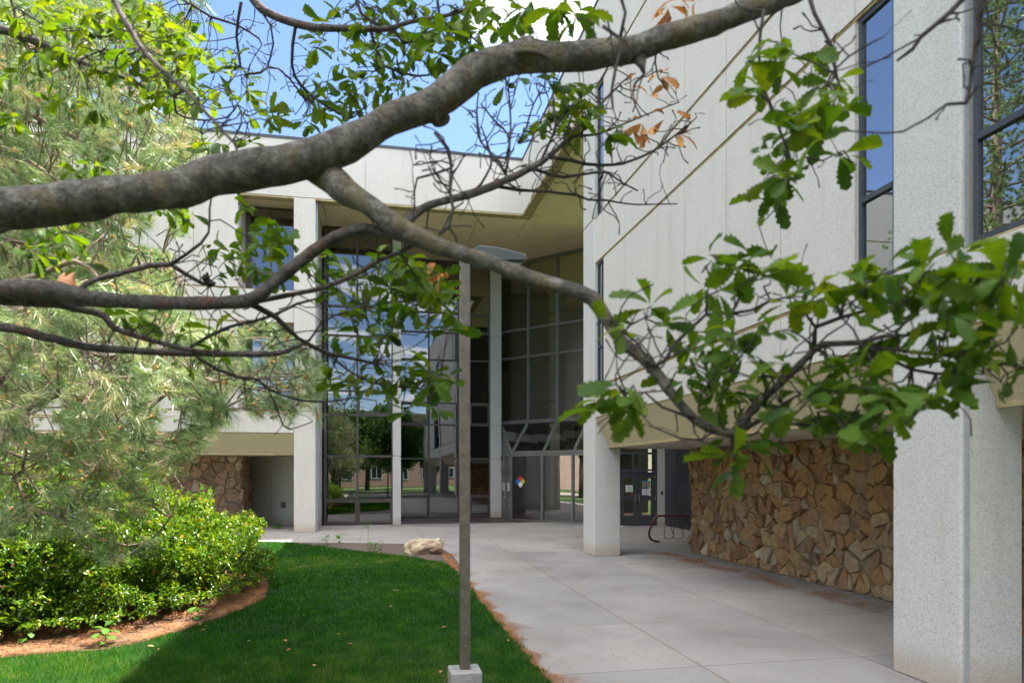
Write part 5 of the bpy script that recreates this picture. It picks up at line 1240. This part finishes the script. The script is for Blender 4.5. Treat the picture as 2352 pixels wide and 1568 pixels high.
p2 = empty('pine_tree', (-8.4,18.2,0)); tag(p2, 'tall pine tree farther back at the left, also mirrored in the right-hand windows', 'tree')
b = MB(); b.tube([(-8.4,18.2,-.05),(-8.3,18.2,3),(-8.45,18.3,11),(-8.4,18.2,19)],[.36,.28,.17,.03],12,.1); b.build('trunk', M['pinebark'], p2, True)
b = MB(); c2 = []; D2 = []
for k in range(105):
    z = 3.0+k*.15; a = k*2.4; rr_ = 4.3*(1-.6*(z-2)/17)*rng.uniform(.65,1.05); e = Vector((-8.4+math.cos(a)*rr_, 18.2+math.sin(a)*rr_, z+.5)); st_ = Vector((-8.4,18.2,z)); mid = st_.lerp(e,.5)+Vector((0,0,-.15)); b.tube([st_,mid,e],[.05,.03,.01],5,.1)
    for t in rng.uniform(.12,1,38):
        q = st_.lerp(e,t)+Vector(rng.normal(size=3))*.28; c2.append(tuple(q)); D2.append(np.array([math.cos(a),math.sin(a),.4])+rng.normal(size=3)*.6)
b.build('limbs', M['pinebark'], p2)
c2 = np.array(c2); D2 = np.array(D2); D2 /= np.linalg.norm(D2,axis=1)[:,None]; per = 64; c = np.repeat(c2,per,0); D = np.repeat(D2,per,0); n = len(c)
sd = rng.normal(size=(n,3)); v = D*rng.uniform(.2,1,n)[:,None]+sd*.55; v /= np.linalg.norm(v,axis=1)[:,None]; tip = c+v*rng.uniform(.11,.17,n)[:,None]
sv = np.cross(v, rng.normal(size=(n,3))); sv /= np.linalg.norm(sv,axis=1)[:,None]; sv *= .0055
fast_mesh('needles', np.stack([c-sv,c+sv,tip],1).reshape(-1,3), np.arange(n*3).reshape(n,3), M['needle'], p2, np.clip(rng.normal(.35,.2,n),0,1))

# ------------------------------------------------------------------ shrubs
def shrub(cx_, cy_, rx, ry, h, n, seed, label, lean=0):
    s = empty('evergreen_shrub', (cx_,cy_,0)); tag(s, label, 'shrub', 'glossy shrubs in the needle bed')
    rg = np.random.default_rng(seed)
    m = n//6; u = rg.normal(size=(m,3)); u /= np.linalg.norm(u,axis=1)[:,None]; u[:,2] = np.abs(u[:,2])*1.15-.12; u /= np.linalg.norm(u,axis=1)[:,None]
    lump = np.array([mn.noise(Vector(a*2.3)+Vector((seed,0,0)))*.34+mn.noise(Vector(a*5.5)+Vector((0,seed,0)))*.24 for a in u])
    rad = (1+lump)*np.where(rg.random(m)<.7, rg.uniform(.92,1.02,m), rg.uniform(.55,.92,m))
    c = u*rad[:,None]*np.array([rx,ry,h]); c[:,2] = np.maximum(c[:,2], 0)*1.0+.22+rg.uniform(0,.1,m)
    low = c[:,2] < .35; keep = ~(low & (rg.random(m)<.35)); c = c[keep]; u = u[keep]
    c += np.array([cx_,cy_,0]); m = len(c)
    k = 6; pos = np.repeat(c,k,0)+rg.normal(0,.012,(m*k,3)); out = np.repeat(u,k,0)+np.array([0,0,.35])
    v = out*.55+rg.normal(size=(m*k,3))*.65; v /= np.linalg.norm(v,axis=1)[:,None]
    t = rg.normal(size=(m*k,3))*.5+np.array([0,0,1.0])+out*.4; y_ = np.cross(t,v); y_ /= np.linalg.norm(y_,axis=1)[:,None]; z_ = np.cross(v,y_)
    fr = np.stack([v,y_,z_],1); tone = np.repeat(rg.normal(.45,.20,m)+.5*lump[keep],k)+rg.normal(0,.12,m*k)
    leaves_mesh('foliage', SMALL, pos, fr, rg.uniform(.045,.075,m*k), M['shrubleaf'], s, np.clip(tone,0,1), 1.0, rg.uniform(-.1,.3,m*k))
    b = MB()
    for i in rg.choice(m, 90, replace=False):
        e = Vector(c[i]); a = Vector((cx_+rg.normal(0,.25*rx), cy_+rg.normal(0,.25*ry), .02)); mid = a.lerp(e,.5)+Vector(rg.normal(size=3))*.08
        b.tube([a,mid,e],[.014,.009,.003],5,0)
    b.build('stems', M['twig'], s)
    return s
shrub(-3.25, 12.55, 1.3, 2.1, 1.18, 42000, 11, 'glossy green shrub whose rounded end reaches furthest right towards the walkway')
shrub(-4.2, 10.95, 1.65, 1.75, 1.50, 56000, 12, 'glossy green shrub in the middle of the bed, beside the sunlit needle litter')
shrub(-5.4, 14.0, 2.0, 1.9, 2.25, 42000, 13, 'tallest glossy green shrub, standing at the back of the bed before the stone wall')
shrub(-5.75, 10.4, 1.9, 1.9, 1.65, 56000, 14, 'glossy green shrub at the left end of the bed under the pine')

# ------------------------------------------------------------------ weeds
def weed(px, py, h, spread, n, label, z=.01, tall=False, L_=.12):
    g_ = G(px, py); w_ = empty('weed', (g_.x,g_.y,0)); tag(w_, label, 'weed', 'weeds growing around the walkway')
    b = MB(); top = Vector((g_.x+rng.normal(0,.02), g_.y, z+h)); b.tube([(g_.x,g_.y,0),(g_.x+.01,g_.y,h*.5),tuple(top)],[.006,.005,.003],5,0); b.build('stem', M['weedleaf'], w_)
    pos = []; fr = []; 
    for k in range(n):
        t = (k+.5)/n if not tall else rng.uniform(.55,1); a = k*2.4; v = np.array([math.cos(a),math.sin(a),rng.uniform(.1,.7)]); v /= np.linalg.norm(v)
        y_ = np.cross([0,0,1],v); y_ /= np.linalg.norm(y_); fr.append(np.stack([v,y_,np.cross(v,y_)])); pos.append((g_.x,g_.y,z+h*t))
    leaves_mesh('foliage', OAK, np.array(pos), np.array(fr), rng.uniform(.7,1.1,n)*spread, M['weedleaf'], w_, None, 1.1, rng.uniform(.1,.5,n))
weed(748,1252,.28,.17,12,'leafy green weed at the left end of the mulch strip')
weed(779,1249,.30,.15,9,'slim leafy weed just right of the leftmost mulch-strip weed')
weed(862,1270,.30,.20,14,'bushiest leafy weed, growing in the middle of the mulch strip')
weed(845,1252,.72,.09,8,'tall thin single-stalked weed at the edge of the paving',tall=True)
weed(1017,1252,.14,.10,6,'small weed in the paving joint behind the rock')
weed(640,1213,.10,.22,10,'flat spreading weed on the paving before the recessed concrete wall')
weed(925,1278,.07,.12,8,'tiny low weed in the mulch just left of the rock')
weed(240,1486,.25,.16,12,'broad-leaved weed in the needle litter at the lawn edge')
weed(60,1478,.30,.15,12,'broad-leaved weed in the needle litter near the left frame edge')
weed(455,1425,.22,.15,9,'small weed below the middle shrub where its shade begins')

# ------------------------------------------------------------------ surroundings seen in the glass
def bg_tree(x, y, h, r, seed, label, trunk_h=2.0):
    t = empty('tree', (x,y,0)); tag(t, label, 'tree', 'trees reflected in the glass')
    rg = np.random.default_rng(seed); b = MB(); b.tube([(x,y,-.05),(x+.1,y,h*.3),(x,y+.1,h*.8)],[.28,.2,.06],8,.1)
    m = 2600; u = rg.normal(size=(m,3)); u /= np.linalg.norm(u,axis=1)[:,None]; lump = np.array([mn.noise(Vector(a*2)+Vector((seed,0,0))) for a in u])
    c = u*((.65+.5*lump)*rg.uniform(.5,1.05,m))[:,None]*np.array([r,r,(h-trunk_h)*.6]); c += np.array([x,y,trunk_h+(h-trunk_h)*.5])
    for i in rg.choice(m,24,replace=False): b.tube([(x,y,h*.3),tuple(Vector(c[i]).lerp(Vector((x,y,h*.5)),.4)),tuple(c[i])],[.09,.05,.02],5,0)
    b.build('trunk', M['bark2'], t, True)
    k = 6; pos = np.repeat(c,k,0)+rg.normal(0,.22,(m*k,3)); v = rg.normal(size=(m*k,3)); v /= np.linalg.norm(v,axis=1)[:,None]; tt = rg.normal(size=(m*k,3)); y_ = np.cross(tt,v); y_ /= np.linalg.norm(y_,axis=1)[:,None]
    leaves_mesh('crown', SMALL, pos, np.stack([v,y_,np.cross(v,y_)],1), rg.uniform(.2,.38,m*k), M['bglleaf'], t, np.clip(np.repeat(rg.random(m),k),0,1), 1.3)
bg_tree(-3.5,-11,8.5,3.6,21,'dark leafy tree mirrored in the tall left glazing')
bg_tree(-9.5,-8,8,3.4,22,'broad tree mirrored beside the pine in the left glazing')
bg_tree(2.5,-17,9.5,3.8,23,'tall tree mirrored in the middle glazing')
bg_tree(-18,7,10,3.5,24,'leafy tree mirrored in the upper entrance glazing')
bg_tree(-15,-13,9,3.6,25,'tree far behind the lawn, seen only in the glass')
bg_tree(-1,-24,10,4.2,27,'tree standing before the far brick hall, seen in the glass')
bg_tree(7.5,-25,9,3.6,28,'tree at the right of the far brick hall, seen in the glass')
bg_tree(-7,-19,10,4.0,29,'large tree mirrored low in the left glazing')
bg_tree(-5,-30,10,4.4,30,'round tree mirrored at the foot of the tall glazing')
bg_tree(3,-30,8,4.2,31,'low spreading tree mirrored beside the dark column')
bg_tree(-21,18,11,3.0,26,'slender tree before the brick hall, seen in the entrance glass', 3)
def brick_hall(x0,x1,y0,y1,h,face,label):
    r = empty('brick_building', ((x0+x1)/2,(y0+y1)/2,0)); tag(r, label, 'building')
    b = MB(); b.box(x0,x1,y0,y1,0,h); wl = b.build('wall', M['brick'], r)
    b = MB(); b.box(x0-.3,x1+.3,y0-.3,y1+.3,h+.002,h+.35); b.build('roof', M['footing'], r)
    for k in range(int(h//3.6)):
        if face == 'X':
            n = int((y1-y0)//4)
            for i in range(n):
                yy = y0+2+i*4; z = 1.1+k*3.6; b = MB(); b.box(x1+.001,x1+.06,yy-.8,yy+.8,z,z+1.8); f = b.build('window', M['white'], r); b = MB(); b.box(x1+.061,x1+.07,yy-.68,yy-.05,z+.12,z+1.68); b.box(x1+.061,x1+.07,yy+.05,yy+.68,z+.12,z+1.68); b.build('pane', M['darkpanel'], f)
        else:
            n = int((x1-x0)//4)
            for i in range(n):
                xx = x0+2+i*4; z = 1.1+k*3.6; b = MB(); b.box(xx-.8,xx+.8,y1+.001,y1+.06,z,z+1.8); f = b.build('window', M['white'], r); b = MB(); b.box(xx-.68,xx-.05,y1+.061,y1+.07,z+.12,z+1.68); b.box(xx+.05,xx+.68,y1+.061,y1+.07,z+.12,z+1.68); b.build('pane', M['darkpanel'], f)
brick_hall(-58,-44,-4,44,14.5,'X','long pink brick hall mirrored in the entrance glass')
brick_hall(-34,22,-62,-48,11,'Y','pink brick hall mirrored behind the trees in the tall glazing')
sheet('path', [(-34,-20),(-26,-20),(-26,46),(-34,46)], -.05, M['path'], 'sunlit path seen only in the glass', 'path', thick=.004)
sheet('path', [(-30,-12),(30,-12),(30,-8.5),(-30,-8.5)], -.052, M['path'], 'sunlit path behind the camera', 'path', thick=.004)
